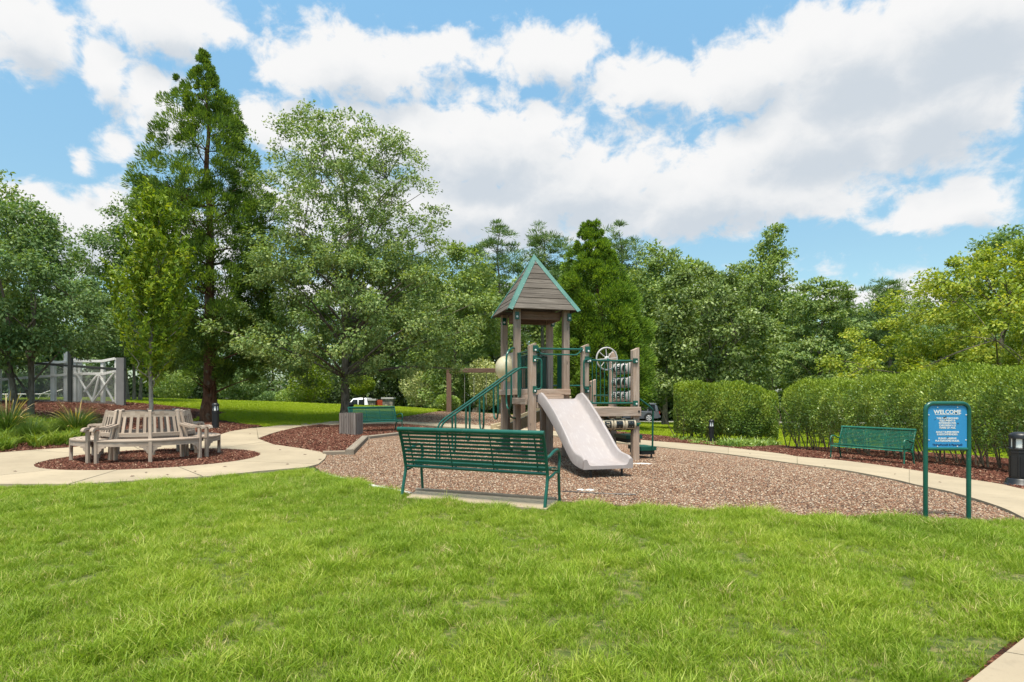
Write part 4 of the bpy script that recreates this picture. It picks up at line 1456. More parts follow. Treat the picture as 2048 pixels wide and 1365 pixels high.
# feathery plant looking over the long hedge
fx, fy = (1645 - 1024) / F * 25.0, 25.0
root = empty('feathery_shrub', (fx, fy, float(zg(fx, fy))), 0, 'bright feathery shrub showing over the left end of the long hedge', 'shrub')
n = 3600
th = rng.random(n) * 6.283
t = rng.random(n)
rr = rng.random(n) ** .6
c = np.stack([np.cos(th) * rr * .95, np.sin(th) * rr * .8, .6 + t * (2.05 - 1.0 * rr ** 2)], 1)
tp = norm(np.stack([np.cos(th) * rr * .7, np.sin(th) * rr * .7, np.ones(n)], 1) + rng.normal(size=(n, 3)) * .15)
link('foliage', leaf_mesh('foliage', c, tp, sphere(n), .26 * (.6 + .8 * rng.random(n)), np.full(n, .018)), M['lf_bright'], root)['kind'] = 'stuff'
mb = MB()
for q in range(7):
    a = q * .9
    limb(mb, [(0, 0, -.05), (.2 * math.cos(a), .2 * math.sin(a), .8), (.5 * math.cos(a), .5 * math.sin(a), 1.7)], .018, .005, 5)
mb.build('stems', M['twig'], root)

# low green cover at the foot of the hedge, strap leaves on the bank, fountain grasses
strap = variants('strap_clump', [None or blades_mesh('strap_clump', 34, .10, .20, .36, .017, 1.1, M['lf_strap'], 2.0) for _ in range(5)])
cover_poly = [P(x, y) for x, y in [(-420, 918), (0, 905), (60, 899), (145, 892), (165, 880), (150, 862), (90, 852), (0, 846), (-420, 856)]]
q = rand_in(cover_poly, 26)
n = len(q)
o = scatter('strap_leaf_cover', np.column_stack([q, zg(q[:, 0], q[:, 1]) + .03]), .8 + .6 * rng.random(n), np.stack([rng.normal(0, .15, n), rng.normal(0, .15, n), rng.random(n) * 6.283], 1), rng.integers(0, 5, n), strap)
tag(o, 'bright strap leaved ground cover along the path edge', 'ground cover')
low = variants('leafy_sprig', [blades_mesh('leafy_sprig', 30, .14, .08, .24, .035, 1.0, M['lf_hedge'], 1.5) for _ in range(4)])
lowp = [P(x, y) for x, y in [(1352, 886), (1440, 894), (1500, 890), (1560, 892), (1480, 898), (1425, 893)]]
q = np.concatenate([rand_in(lowp, 60), rand_in([(6.6, 23.9), (10.8, 23.6), (10.8, 25.4), (6.8, 25.6)], 7)])
n = len(q)
o = scatter('low_green_cover', np.column_stack([q, zg(q[:, 0], q[:, 1]) + .03]), .7 + .7 * rng.random(n), np.stack([rng.normal(0, .3, n), rng.normal(0, .3, n), rng.random(n) * 6.283], 1), rng.integers(0, 4, n), low)
tag(o, 'low leafy cover under the shorter hedge', 'ground cover')


def fountain_grass(label, px, base, Y, h, spread, plumes):
    x = (px - 1024) / F * Y
    z0 = float(zg(x, Y))
    root = empty('fountain_grass', (x, Y, z0), 0, label, 'ornamental grass', 'fountain grasses on the bank')
    def arcs(name, n, hh, sp, w, m, tipw):
        V, Q = [], []
        for _ in range(n):
            a = rng.random() * 6.283
            hb = hh * (.6 + .5 * rng.random())
            s_ = sp * (.3 + .8 * rng.random())
            sd_ = np.array([-math.sin(a), math.cos(a), 0]) * w / 2
            ts = [0, .35, .65, .85, 1]
            i0 = len(V)
            for t in ts:
                p = np.array([math.cos(a) * (.08 + s_ * t ** 1.4), math.sin(a) * (.08 + s_ * t ** 1.4), hb * (1.6 * t - .95 * t * t * (s_ / sp))])
                ww = 1 - t * .85 if not tipw else (.25 if t < .6 else 1.4 if t < .99 else .3)
                V += [p - sd_ * ww, p + sd_ * ww]
            for k in range(len(ts) - 1):
                Q.append((i0 + 2 * k, i0 + 2 * k + 1, i0 + 2 * k + 3, i0 + 2 * k + 2))
        link(name, fast_mesh(name, np.array(V), np.array(Q)), m, root)['kind'] = 'stuff'
    arcs('blades', 1100, h, spread, .014, M['lf_fountain'], False)
    if plumes: arcs('plumes', plumes * 2, h * 1.3, spread * .9, .020, M['plume'], True)
    return root


fountain_grass('dark green fountain grass clump with dry plumes left of the round bench', 152, 868, 16.6, .66, .95, 18)
fountain_grass('fountain grass with straw plumes in front of the two stemmed maple, at the picture edge', 14, 880, 16.0, .78, .95, 18)
fountain_grass('smaller fountain grass right of the maple trunk at the picture edge', 62, 890, 15.2, .5, .55, 0)


# ------------------------------------------------------------------ benches with metal slats
def park_bench(label, a, b, facing, nback=9, worn=False, L=None, hs=1.0):
    """a, b: ground points of the two rear feet; facing +1 or -1 puts the seat on that side of the line a-b"""
    A, B = Vector(a), Vector(b)
    d = B - A
    Ln = d.length if L is None else L
    ang = math.atan2(d.y, d.x) if facing > 0 else math.atan2(-d.y, -d.x)
    mid = (A + B) / 2
    root = empty('park_bench', (mid.x, mid.y, float(zg(mid.x, mid.y)) + .02), ang, label, 'bench', 'green slatted metal benches')
    root.scale = (1, 1, hs)
    g = M['green_worn'] if worn else M['green']
    x0 = Ln / 2
    # local frame: rear feet on y=0, seat towards +y
    def bl(z):
        t = (z - .42) / .46
        return (.085 - .10 * t - .035 * t * t)
    for s in (-1, 1):
        x = s * x0
        MB().tube(curve([(x, 0, -.03), (x, .045, .16), (x, .095, .36), (x, .07, .5), (x, .03, .66), (x, -.05, .885)], 4), .021, 8).build('rear_upright', g, root)
        MB().tube(curve([(x, .50, -.03), (x, .475, .2), (x, .465, .40), (x, .49, .52), (x, .475, .615), (x, .42, .655), (x, .30, .645), (x, .16, .60), (x, .045, .585)], 5), .019, 8).build('front_leg_and_arm', g, root)
        MB().tube(curve([(x, .085, .335), (x, .22, .355), (x, .36, .385), (x, .47, .36)], 4), .016, 8).build('seat_bearer', g, root)
    MB().tube([(-x0 - .02, -.052, .885), (x0 + .02, -.052, .885)], .031, 12).build('top_rail', g, root)
    MB().tube([(-x0, .105, .395), (x0, .105, .395)], .021, 10).build('lower_rail', g, root)
    for k in range(nback):
        z = .452 + (.835 - .452) * k / (nback - 1)
        w_ = .385 / nback * .76
        MB().beam((-x0 + .015, bl(z), z), (x0 - .015, bl(z), z), .009, w_, (0, -.25, 1), .002).build('back_slat', g, root)
    for k in range(8):
        t = k / 7
        y = .135 + .375 * t
        z = .425 + .02 * math.sin(t * 3.1) - (.035 if k == 7 else .01 if k == 6 else 0)
        MB().beam((-x0 + .015, y, z), (x0 - .015, y, z), .036, .010, (0, .9 if k == 7 else .0, 1), .002).build('seat_slat', g, root)
    for k in range(4):
        x = -x0 + Ln * (.06 + .293 * k)
        MB().tube(curve([(x, bl(.86) + .012, .86), (x, bl(.66) + .013, .66), (x, bl(.46) + .014, .46), (x, .115, .405), (x, .20, .408), (x, .36, .425), (x, .49, .395)], 4), .009, 6).build('strap', g, root)
    return root


park_bench('green slatted bench seen from behind at the edge of the front lawn', P(803, 997), P(1089, 1021), 1)
b2 = park_bench('green bench behind the slatted bin, facing the gravel', (-5.62, 20.7), (-4.30, 22.0), -1, 9, L=1.86)
b3 = park_bench('worn green bench in front of the long hedge beside the path', (9.0, 16.4), (9.93, 14.8), -1, 12, True, L=1.85)


# ------------------------------------------------------------------ round tree seat
def round_bench():
    cx, cy = BENCH_C
    z0 = float(zg(cx, cy)) + .055
    root = empty('round_tree_bench', (cx, cy, z0), R(-58), 'weathered round teak bench encircling the young columnar tree', 'bench')
    w = M['teak']
    RO, RI = 1.36, .86
    def pol(r, a, z): return Vector((r * math.cos(a), r * math.sin(a), z))
    def arc_bar(name, r0, r1, z0_, z1_, a0, a1, n=10, parent=root, bow=0.0):
        mb = MB()
        secs, gr = [], []
        for k in range(n + 1):
            t = k / n
            a = a0 + (a1 - a0) * t
            up = bow * (1 - (2 * t - 1) ** 2)
            secs.append([pol(r0, a, z0_), pol(r1, a, z0_), pol(r1, a, z1_ + up), pol(r0, a, z1_ + up)])
            gr += [(a * r1, r0, z0_), (a * r1, r1, z0_), (a * r1, r1, z1_), (a * r1, r0, z1_)]
        vs = [p for s_ in secs for p in s_]
        fs = [(i * 4 + k, i * 4 + (k + 1) % 4, i * 4 + 4 + (k + 1) % 4, i * 4 + 4 + k) for i in range(n) for k in range(4)] + [(3, 2, 1, 0), (n * 4, n * 4 + 1, n * 4 + 2, n * 4 + 3)]
        mb.add(vs, fs, gr)
        return mb.build(name, w, parent)
    for q in range(4):
        am = q * math.pi / 2
        a0, a1 = am - R(42.5), am + R(42.5)
        # seat boards
        edges = np.linspace(RI + .02, RO, 6)
        for i in range(5):
            arc_bar('seat_board', edges[i] + .006, edges[i + 1] - .006, .405, .428, a0, a1)
        for h in (0, 1):
            b0, b1 = (a0, am) if h == 0 else (am, a1)
            arc_bar('apron', RO - .05, RO - .02, .315, .402, b0 + .02, b1 - .02, 6)
            arc_bar('inner_apron', RI + .03, RI + .06, .315, .402, b0 + .02, b1 - .02, 5)
        def back_pt(a, z):
            t = (z - .40) / .6
            return pol(.86 - .13 * t, a, z)
        for j, a in enumerate((a0 + .03, am, a1 - .03)):
            MB().beam(back_pt(a, -.0) if False else pol(.88, a, -.06), back_pt(a, .40), .062, .062, (math.cos(a), math.sin(a), 0)).build('rear_leg', w, root)
            top = 1.0
            o = MB().beam(back_pt(a, .40), back_pt(a, top - .035), .062, .05, (math.cos(a), math.sin(a), 0), .008)
            e = back_pt(a, top - .035)
            o.tube([e + Vector((math.sin(a) * .031, -math.cos(a) * .031, 0)), e - Vector((math.sin(a) * .031, -math.cos(a) * .031, 0))], .027, 10)
            o.build('back_post', w, root)
            # outer leg with shaped knees
            lg = MB().beam(pol(RO - .035, a, -.08), pol(RO - .035, a, .40 if j == 1 else .615), .065, .062, (math.cos(a), math.sin(a), 0), .008)
            lo = lg.build('front_leg', w, root)
            for sg in ((-1, 1) if j == 1 else ((1,) if j == 0 else (-1,))):
                kn = MB()
                dd = .15
                poly = [(0, 0), (0, -.14), (.025, -.135), (.04, -.09), (.075, -.075), (.085, -.035), (dd, -.022), (dd, 0)]
                tx = Vector((-math.sin(a), math.cos(a), 0)) * sg
                nz_ = Vector((math.cos(a), math.sin(a), 0))
                o3 = pol(RO - .055, a, .315) + tx * .033
                T4 = Matrix(((tx.x, 0, nz_.x, o3.x), (tx.y, 0, nz_.y, o3.y), (0, 1, 0, o3.z), (0, 0, 0, 1)))
                kn.prism(poly, 0, .03, T4)
                kn.build('knee', w, lo)
        # arms at both ends
        for a in (a0 + .03, a1 - .03):
            pts = curve([back_pt(a, .70), pol(1.0, a, .655), pol(1.16, a, .64), pol(1.31, a, .655), pol(1.40, a, .645), pol(1.425, a, .60)], 5)
            mb = MB()
            tn = Vector((-math.sin(a), math.cos(a), 0))
            secs = []
            for k, p in enumerate(pts):
                hw = .028 + .012 * k / len(pts)
                d_ = (pts[min(k + 1, len(pts) - 1)] - pts[max(0, k - 1)]).normalized()
                up = tn.cross(d_).normalized()
                if up.z < 0 and k < len(pts) - 3: up = -up
                if k >= len(pts) - 3: up = secs_up
                secs_up = up
                secs.append([p - tn * hw - up * .022, p + tn * hw - up * .022, p + tn * hw + up * .022, p - tn * hw + up * .022])
            mb.loft(secs, True, True, True)
            mb.build('arm', w, root)
        # back panels
        for b0, b1 in ((a0 + .03, am), (am, a1 - .03)):
            p0, p1 = back_pt(b0, .90), back_pt(b1, .90)
            q0, q1 = back_pt(b0, .50), back_pt(b1, .50)
            n3 = (p0 + p1) / 2; out = Vector((n3.x, n3.y, 0)).normalized()
            mb = MB()
            nS = 6
            for k in range(nS):
                t0_, t1_ = k / nS, (k + 1) / nS
                r0_, r1_ = (1 - (2 * t0_ - 1) ** 2) * .022, (1 - (2 * t1_ - 1) ** 2) * .022
                x0_, x1_ = p0.lerp(p1, t0_), p0.lerp(p1, t1_)
                up = Vector((0, 0, 1))
                vs = []
                for pp, rr_ in ((x0_, r0_), (x1_, r1_)):
                    vs += [pp - out * .014 - up * .052, pp + out * .014 - up * .052, pp + out * .014 + up * (.046 + rr_), pp - out * .014 + up * (.046 + rr_)]
                mb.add(vs, [(3, 2, 1, 0), (4, 5, 6, 7), (0, 1, 5, 4), (1, 2, 6, 5), (2, 3, 7, 6), (3, 0, 4, 7)],
                       [((k + e) / nS * (p1 - p0).length, i * .02, i * .03) for e in (0, 1) for i in range(4)])
            mb.build('top_rail', w, root)
            MB().beam(q0, q1, .028, .085, (0, 0, 1)).build('bottom_rail', w, root)
            for k in range(4):
                t = (k + .72) / 4.44
                MB().beam(q0.lerp(q1, t), p0.lerp(p1, t), .052, .014, out, .002).build('back_slat', w, root)
    return root


round_bench()

# ------------------------------------------------------------------ play structure (local frame: u to the right, v away, z up)
def play_structure():
    U = R(15)
    ox, oy = .39, 11.70
    root = empty('play_structure', (ox, oy, float(zg(ox, oy))), U, 'timber play tower with a pyramid roof, pale slide and green rails', 'play structure')
    W, G = M['timber'], M['green']
    m_ = 1.1
    S = .138

    def post(u, v, h, name='post', slant=0.0, mat_=None):
        a = MB().beam((u, v, -.12), (u, v, h), S, S, (0, 1, 0), .009, slant)
        return a.build(name, mat_ or W, root)
    posts = {}
    for k, (u, v, h, s) in dict(N1=(0, 0, 2.36, .11), N2=(m_, 0, 2.36, .11), R=(2 * m_, 0, 2.31, .11), B=(0, m_, 3.17, 0), C=(m_, m_, 3.17, 0), A=(0, 2 * m_, 3.17, 0), D=(m_, 2 * m_, 3.17, 0),
                                E=(2 * m_, m_, 2.31, .11), Fp=(2 * m_, 2 * m_, 1.72, .11), G1=(.10, 2 * m_ + .16, 2.38, .11), G2=(m_ - .10, 2 * m_ + .16, 2.40, .11)).items():
        posts[k] = post(u, v, h, 'post', s)

    def clamp(u, v, z, pk, axis='u', sgn=1):
        """green pipe clamp with its bolt"""
        mb = MB()
        if axis == 'u':
            mb.box((u + sgn * (S / 2 + .012), v, z), (.022, .11, .10))
            c = MB().lathe([(.0, .012), (.016, .010), (.018, 0)], (u + sgn * (S / 2 + .05), v - .035, z - .03), 8, 'Y')
        else:
            mb.box((u, v + sgn * (S / 2 + .012), z), (.11, .022, .10))
            c = MB().lathe([(.0, .014), (.016, .012), (.018, 0)], (u + .03, v + sgn * (S / 2 + .026), z - .03), 8, 'Y')
        o = mb.build('clamp', G, posts[pk])
        bl_ = MB().lathe([(.0, -.008), (.015, -.006), (.017, 0)], (u + (sgn * (S / 2 - .01) if axis == 'u' else .028), v + (-S / 2 - .014 if axis == 'u' else sgn * (S / 2 + .028)), z - .02), 8, 'Y')
        bl_.build('bolt', M['bolt'], posts[pk])

    # decks
    def deck(u0, u1, v0, v1, z, n):
        for k in range(n):
            a = v0 + (v1 - v0) * (k + .5) / n
            MB().beam((u0, a, z - .022), (u1, a, z - .022), (v1 - v0) / n - .008, .044).build('deck_board', W, root)
    deck(-.05, m_ + .05, -.02, m_ - .1, 1.25, 8)
    deck(-.05, m_ + .05, m_ - .02, 2 * m_ + .05, 1.46, 8)
    deck(m_ + .1, 2 * m_ + .1, -.02, m_ + .05, 1.085, 8)
    # bearers on the faces of the posts
    o_ = S / 2 + .024
    for a, b, z, h in [((-.12, m_ - o_, 0), (m_ + .07, m_ - o_, 0), 1.405, .125), ((-o_, .09, 0), (-o_, m_ + .06, 0), 1.215, .13), ((-o_, m_ - .0, 0), (-o_, 2 * m_ + .12, 0), 1.40, .125), ((.08, -.03, 0), (m_ - .08, -.03, 0), 1.14, .11),
                       ((m_ + .08, -o_, 0), (2 * m_ + .075, -o_, 0), 1.005, .185), ((2 * m_ + o_, -.05, 0), (2 * m_ + o_, m_ + .08, 0), .985, .16), ((m_ + .02, m_ + o_, 0), (2 * m_ + .07, m_ + o_, 0), .985, .16), ((-.08, 2 * m_ + o_, 0), (m_ + .08, 2 * m_ + o_, 0), 1.40, .125)]:
        MB().beam((a[0], a[1], z), (b[0], b[1], z), .046, h).build('bearer', W, root)
    MB().beam((-.02, m_ - .13, 1.30), (m_ - .1, m_ - .13, 1.30), .045, .085).build('step_board', W, root)
    MB().lathe([(.0, -.012), (.02, -.01), (.022, 0)], (2 * m_ + .03, -o_ - .023, 1.01), 10, 'Y').build('bolt', M['black'], root)

    # ---- roof: boards on four faces, hip trims, apex cap
    c = Vector((m_ / 2, 1.5 * m_, 0))
    half = m_ / 2 + S / 2 + .165
    z0, z1 = 3.16, 4.47
    apex = Vector((c.x, c.y, z1))
    n = 11
    for q in range(4):
        a = q * math.pi / 2 - math.pi / 2
        d = Vector((math.cos(a), math.sin(a), 0))
        t = Vector((-d.y, d.x, 0))
        nn = (d * (z1 - z0) + Vector((0, 0, half))).normalized()
        hs = np.cumsum([0] + [1 + .16 * math.sin(k * 2.3 + q) for k in range(n)])
        hs = hs / hs[-1]
        for k in range(n):
            f0, f1 = hs[k], min(.985, hs[k + 1])
            lift = .004 * math.sin(k * 3.7 + q * 2)
            def pt(f, s, o):
                w_ = half * (1 - f) * s
                return Vector((c.x, c.y, z0)) + (d * half * (1 - f)) + t * w_ + Vector((0, 0, (z1 - z0) * f)) + nn * o
            e = .0035 if k else 0
            vs = [pt(f0 + e, -1, lift - .024), pt(f0 + e, 1, lift - .024), pt(f1 - .0035, 1, lift - .024), pt(f1 - .0035, -1, lift - .024),
                  pt(f0 + e, -1, lift + .004), pt(f0 + e, 1, lift + .004), pt(f1 - .0035, 1, lift), pt(f1 - .0035, -1, lift)]
            g_ = [(p.dot(t), p.z, o * .02) for o, p in enumerate(vs)]
            MB().add(vs, [(3, 2, 1, 0), (4, 5, 6, 7), (0, 1, 5, 4), (1, 2, 6, 5), (2, 3, 7, 6), (3, 0, 4, 7)], g_).build('roof_board', M['roof_wood'], root)
        # fascia beam under the eaves
        MB().beam(Vector((c.x, c.y, 3.055)) + d * (m_ / 2 - S / 2 - .024) - t * (m_ / 2 - S / 2 - .05), Vector((c.x, c.y, 3.055)) + d * (m_ / 2 - S / 2 - .024) + t * (m_ / 2 - S / 2 - .05), .04, .17).build('roof_bearer', M['timber_brown'], root)
        # hip trim: two wings folded over the corner
        e0 = Vector((c.x, c.y, z0)) + (d + t) * half
        d2 = t
        n2 = (d2 * (z1 - z0) + Vector((0, 0, half))).normalized()
        hip = apex - e0
        vs, dots = [], []
        for f in (-.012, .90):
            p = e0 + hip * f
            s1 = (-t - hip.normalized() * (-t).dot(hip.normalized())).normalized()
            s2 = (-d - hip.normalized() * (-d).dot(hip.normalized())).normalized()
            w_ = .085
            oo = (nn + n2).normalized()
            vs += [p + s1 * w_ + nn * .012, p + oo * .018, p + s2 * w_ + n2 * .012, p + s1 * w_ + nn * .003, p + oo * .004, p + s2 * w_ + n2 * .003]
        tr = MB().add(vs, [(0, 1, 7, 6), (1, 2, 8, 7), (4, 3, 9, 10), (5, 4, 10, 11), (3, 0, 6, 9), (2, 5, 11, 8), (0, 3, 4, 1), (1, 4, 5, 2), (6, 7, 10, 9), (7, 8, 11, 10)]).build('hip_trim', M['teal'], root)
        rv = MB()
        for k in range(9):
            p = e0 + hip * (.03 + .105 * k)
            rv.box(p + s1 * .066 + nn * .014, (.012, .012, .012))
            rv.box(p + s2 * .066 + n2 * .014, (.012, .012, .012))
        o = rv.build('rivets', M['bolt'], tr)
        o['kind'] = 'stuff'
        # clamp plates under the eaves
    capm = MB()
    hb = half * .125
    vs = [Vector((c.x + sx * hb, c.y + sy * hb, z1 - (z1 - z0) * .125 + .022)) for sx, sy in ((-1, -1), (1, -1), (1, 1), (-1, 1))] + [apex + Vector((0, 0, .03))]
    capm.add(vs, [(0, 1, 4), (1, 2, 4), (2, 3, 4), (3, 0, 4), (3, 2, 1, 0)]).build('apex_cap', M['teal'], root)
    for k in ('A', 'B', 'C', 'D'):
        u, v = dict(A=(0, 2 * m_), B=(0, m_), C=(m_, m_), D=(m_, 2 * m_))[k]
        sg = -1 if u == 0 else 1
        MB().box((u + (-.02 if k in 'AB' else .055), v - S / 2 - .014, 3.02), (.085, .024, .16)).build('clamp', G, posts[k])
        MB().lathe([(0, -.012), (.022, -.010), (.024, 0)], (u + (-.02 if k in 'AB' else .055), v - S / 2 - .026, 3.0), 10, 'Y').build('bolt', M['bolt'], posts[k])

    # ---- slide
    L = 2.42
    def prof(t):
        s = t * L
        z = 1.265
        if t < .06: z = 1.265 - .006 * (t / .06)
        else:
            q = min(1, (t - .06) / .72)
            z = 1.26 - .985 * (q ** 1.12) - .0 * q
            if t > .78:
                r = (t - .78) / .22
                z = .275 - .055 * (1 - (1 - r) ** 2)
        return z
    zs = [prof(k / 40) for k in range(41)]
    for _ in range(6):
        zs = [zs[0]] + [.25 * a + .5 * b + .25 * c_ for a, b, c_ in zip(zs, zs[1:], zs[2:])] + [zs[-1]]
    secs = []
    for k in range(41):
        t = k / 40
        v = .04 - t * L
        u0 = m_ / 2
        z = zs[k]
        wo = .455 - .03 * min(1, t * 2.5)
        dz = (zs[min(40, k + 1)] - zs[max(0, k - 1)]) / ((min(40, k + 1) - max(0, k - 1)) * L / 40)
        sl = math.hypot(1, dz)
        hw = (.15 + .05 * math.sin(min(1, t * 1.2) * 3.14)) * min(sl, 1.5) ** .5
        if t < .10: hw = hw * (.55 + .45 * t / .10) + .0
        if t > .94: hw *= 1 - .30 * ((t - .94) / .06) ** 2
        bt = .055 * sl
        def s_(x, h): return Vector((u0 + x, v, z + h))
        wi = wo - .085
        secs.append([s_(-wo, -bt), s_(-wo, hw * .82), s_(-wo + .012, hw * .95), s_(-wo + .032, hw), s_(-wo + .055, hw * .95), s_(-wo + .066, hw * .80), s_(-wi + .01, hw * .18), s_(-wi + .035, hw * .04), s_(-wi + .07, 0),
                     s_(wi - .07, 0), s_(wi - .035, hw * .04), s_(wi - .01, hw * .18), s_(wo - .066, hw * .80), s_(wo - .055, hw * .95), s_(wo - .032, hw), s_(wo - .012, hw * .95), s_(wo, hw * .82), s_(wo, -bt)])
    sl_ = MB().loft(secs).build('slide', M['slide'], root)
    for u in (m_ / 2 - .27, m_ / 2 + .27):
        MB().tube([(u, .04 - L + .09, -.08), (u, .04 - L + .09, zs[38] - .05)], .021, 8).build('slide_leg', M['black'], sl_)

    # ---- bar over the slide and hand loops
    z = 2.245
    MB().tube([(.05, -.05, z), (m_ - .05, -.05, z)], .020).build('safety_bar', G, root)
    MB().tube(curve([(.10, -.055, z), (.13, -.055, z - .06), (.20, -.055, z - .105), (.5, -.055, z - .11), (.9, -.055, z - .11), (m_ - .2, -.055, z - .105), (m_ - .13, -.055, z - .06), (m_ - .10, -.055, z)], 5), .015).build('safety_bar', G, root)
    for pk, u in (('N1', 0), ('N2', m_)):
        clamp(u, 0, z, pk, 'u', 1 if u == 0 else -1)
        MB().box((u + (.045 if u == 0 else .03), -S / 2 - .012, z), (.10, .024, .12)).build('clamp', G, posts[pk])
        MB().lathe([(0, -.012), (.018, -.010), (.02, 0)], (u + .045, -S / 2 - .024, z - .03), 8, 'Y').build('bolt', M['bolt'], posts[pk])
        sg = 1 if u == 0 else -1
        b = u + sg * (.07 if u == 0 else -.02)
        MB().tube(curve([(b - sg * .03, -S / 2 - .02, 2.045), (b + sg * .06, -S / 2 - .045, 2.035), (b + sg * .085, -S / 2 - .05, 1.97), (b + sg * .085, -S / 2 - .05, 1.75), (b + sg * .085, -S / 2 - .05, 1.53), (b + sg * .06, -S / 2 - .045, 1.465), (b - sg * .03, -S / 2 - .02, 1.45)], 5), .018).build('hand_loop', G, root)
        for zz in (2.045, 1.45):
            MB().box((u + (.035 if u == 0 else .015), -S / 2 - .012, zz), (.085, .024, .13)).build('clamp', G, posts[pk])
            MB().lathe([(0, -.012), (.018, -.010), (.02, 0)], (u + .035, -S / 2 - .024, zz - .03), 8, 'Y').build('bolt', M['bolt'], posts[pk])

    # ---- railing and steering wheel of the low deck
    MB().tube([(m_ + .07, -.02, 2.035), (2 * m_ - .07, -.02, 2.035)], .019).build('rail', G, root)
    MB().tube([(m_ + .07, -.02, 1.175), (2 * m_ - .07, -.02, 1.175)], .019).build('rail', G, root)
    for k in range(10):
        u = m_ + .155 + k * .0875
        MB().tube([(u, -.02, 1.18), (u, -.02, 2.03)], .0095, 6).build('baluster', G, root)
    for pk, u, zz in (('N2', m_ + .06, 2.035), ('N2', m_ + .06, 1.175), ('R', 2 * m_ - .03, 2.035), ('R', 2 * m_ - .03, 1.175)):
        MB().box((u, -S / 2 - .012, zz), (.10, .026, .10)).build('clamp', G, posts[pk])
        MB().lathe([(0, -.012), (.018, -.010), (.02, 0)], (u + .02, -S / 2 - .025, zz - .015), 8, 'Y').build('bolt', M['bolt'], posts[pk])
    wu, wz = m_ + .50, 2.075
    wheel = MB().tube([(wu + .225 * math.cos(t), .05, wz + .225 * math.sin(t)) for t in np.linspace(0, 2 * math.pi, 37)], .0165, 8, False).build('steering_wheel', M['grey_plastic'], root)
    for k in range(8):
        t = k * math.pi / 4 + .1
        MB().beam((wu + .04 * math.cos(t), .05, wz + .04 * math.sin(t)), (wu + .22 * math.cos(t), .05, wz + .22 * math.sin(t)), .017, .018, (0, 1, 0)).build('spoke', M['grey_plastic'], wheel)
    MB().lathe([(0, -.03), (.035, -.028), (.052, -.01), (.052, .02), (0, .022)], (wu, .05, wz), 16, 'Y').build('hub', M['grey_plastic'], wheel)
    MB().tube([(wu, .045, wz), (wu + .02, -.02, wz - .035)], .022, 8).build('wheel_axle', G, wheel)

    # ---- letter drums under the low deck
    def glyph(ch):
        t_ = .012
        h, w_ = .088, .062
        def bar(a, b):
            a, b = Vector(a), Vector(b)
            d = (b - a).normalized(); s_ = Vector((-d.y, d.x)) * t_ / 2
            e = d * t_ * .3
            return [tuple(a - e - s_), tuple(b + e - s_), tuple(b + e + s_), tuple(a - e + s_)]
        x0, x1, y0, y1 = -w_ / 2, w_ / 2, -h / 2, h / 2
        S7 = dict(R=[((x0, y0), (x0, y1)), ((x0, y1), (x1, y1)), ((x1, y1), (x1, 0)), ((x0, 0), (x1, 0)), ((x0 + .01, 0), (x1, y0))], I=[((0, y0), (0, y1))], N=[((x0, y0), (x0, y1)), ((x0, y1), (x1, y0)), ((x1, y0), (x1, y1))])
        S7['5'] = [((x1, y1), (x0, y1)), ((x0, y1), (x0, 0)), ((x0, 0), (x1, 0)), ((x1, 0), (x1, y0)), ((x1, y0), (x0, y0))]
        S7['4'] = [((x1, y0), (x1, y1)), ((x1, y1), (x0, -.01)), ((x0, -.01), (x1, -.01))]
        S7['3'] = [((x0, y1), (x1, y1)), ((x0, 0), (x1, 0)), ((x0, y0), (x1, y0)), ((x1, y0), (x1, y1))]
        S7['2'] = [((x0, y1), (x1, y1)), ((x1, y1), (x1, 0)), ((x1, 0), (x0, 0)), ((x0, 0), (x0, y0)), ((x0, y0), (x1, y0))]
        S7['?'] = [((x0, y1 - .01), (x0 + .01, y1)), ((x0, y1), (x1, y1)), ((x1, y1), (x1, .015)), ((x1, .015), (0, 0)), ((0, 0), (0, -.015)), ((0, y0 + .004), (0, y0))]
        S7['X'] = [((x0, y0), (x1, y1)), ((x0, y1), (x1, y0))]
        S7[' '] = []
        return [bar(a, b) for a, b in S7[ch]]

    def drum(cen, axis, r, ln, ch, face, body):
        """a turning cylinder; dark window on the side named by face"""
        ax = 'X' if axis == 'u' else 'Y'
        h = ln / 2
        o = MB().lathe([(0, -h), (r * .86, -h), (r, -h + .012), (r, -h + .035), (r * .965, -h + .04), (r * .965, h - .04), (r, h - .035), (r, h - .012), (r * .86, h), (0, h)], cen, 20, ax).build('letter_drum', body, root)
        # window panels and letters, stood just proud of the drum
        for rot_ in range(4):
            a = rot_ * math.pi / 2 + (0 if rot_ else 0)
            f = Vector(face)
            axv = Vector((1, 0, 0)) if axis == 'u' else Vector((0, 1, 0))
            Mr = Matrix.Rotation(a, 3, axv)
            nrm = Mr @ f
            upv = Mr @ Vector((0, 0, 1))
            xv = upv.cross(nrm)
            w_, hh = ln * .30, r * .62
            secs = []
            cpos = Vector(cen)
            seg = 5
            vs = []
            for k in range(seg + 1):
                b = (k / seg - .5) * 1.25
                p = nrm * math.cos(b) * (r * 1.012) + upv * math.sin(b) * (r * 1.012)
                vs += [cpos + p - xv * w_, cpos + p + xv * w_]
            MB().add(vs, [(2 * k, 2 * k + 1, 2 * k + 3, 2 * k + 2) for k in range(seg)], None, True).build('letter_window', M['black_window'], o)
            if rot_ == 0 and ch != ' ':
                k_ = ln / .25 * (r / .125)
                mb = MB()
                for poly in glyph(ch):
                    q3 = []
                    for (x, y) in poly:
                        b = y * 1.05 / r
                        p = nrm * math.cos(b) * (r * 1.03) + upv * math.sin(b) * (r * 1.03)
                        q3.append(cpos + p + xv * x)
                    mb.add(q3, [(0, 1, 2, 3)])
                mb.build('letter', M['cream'] if body == M['cream'] else M['sign_white'], o)
        return o
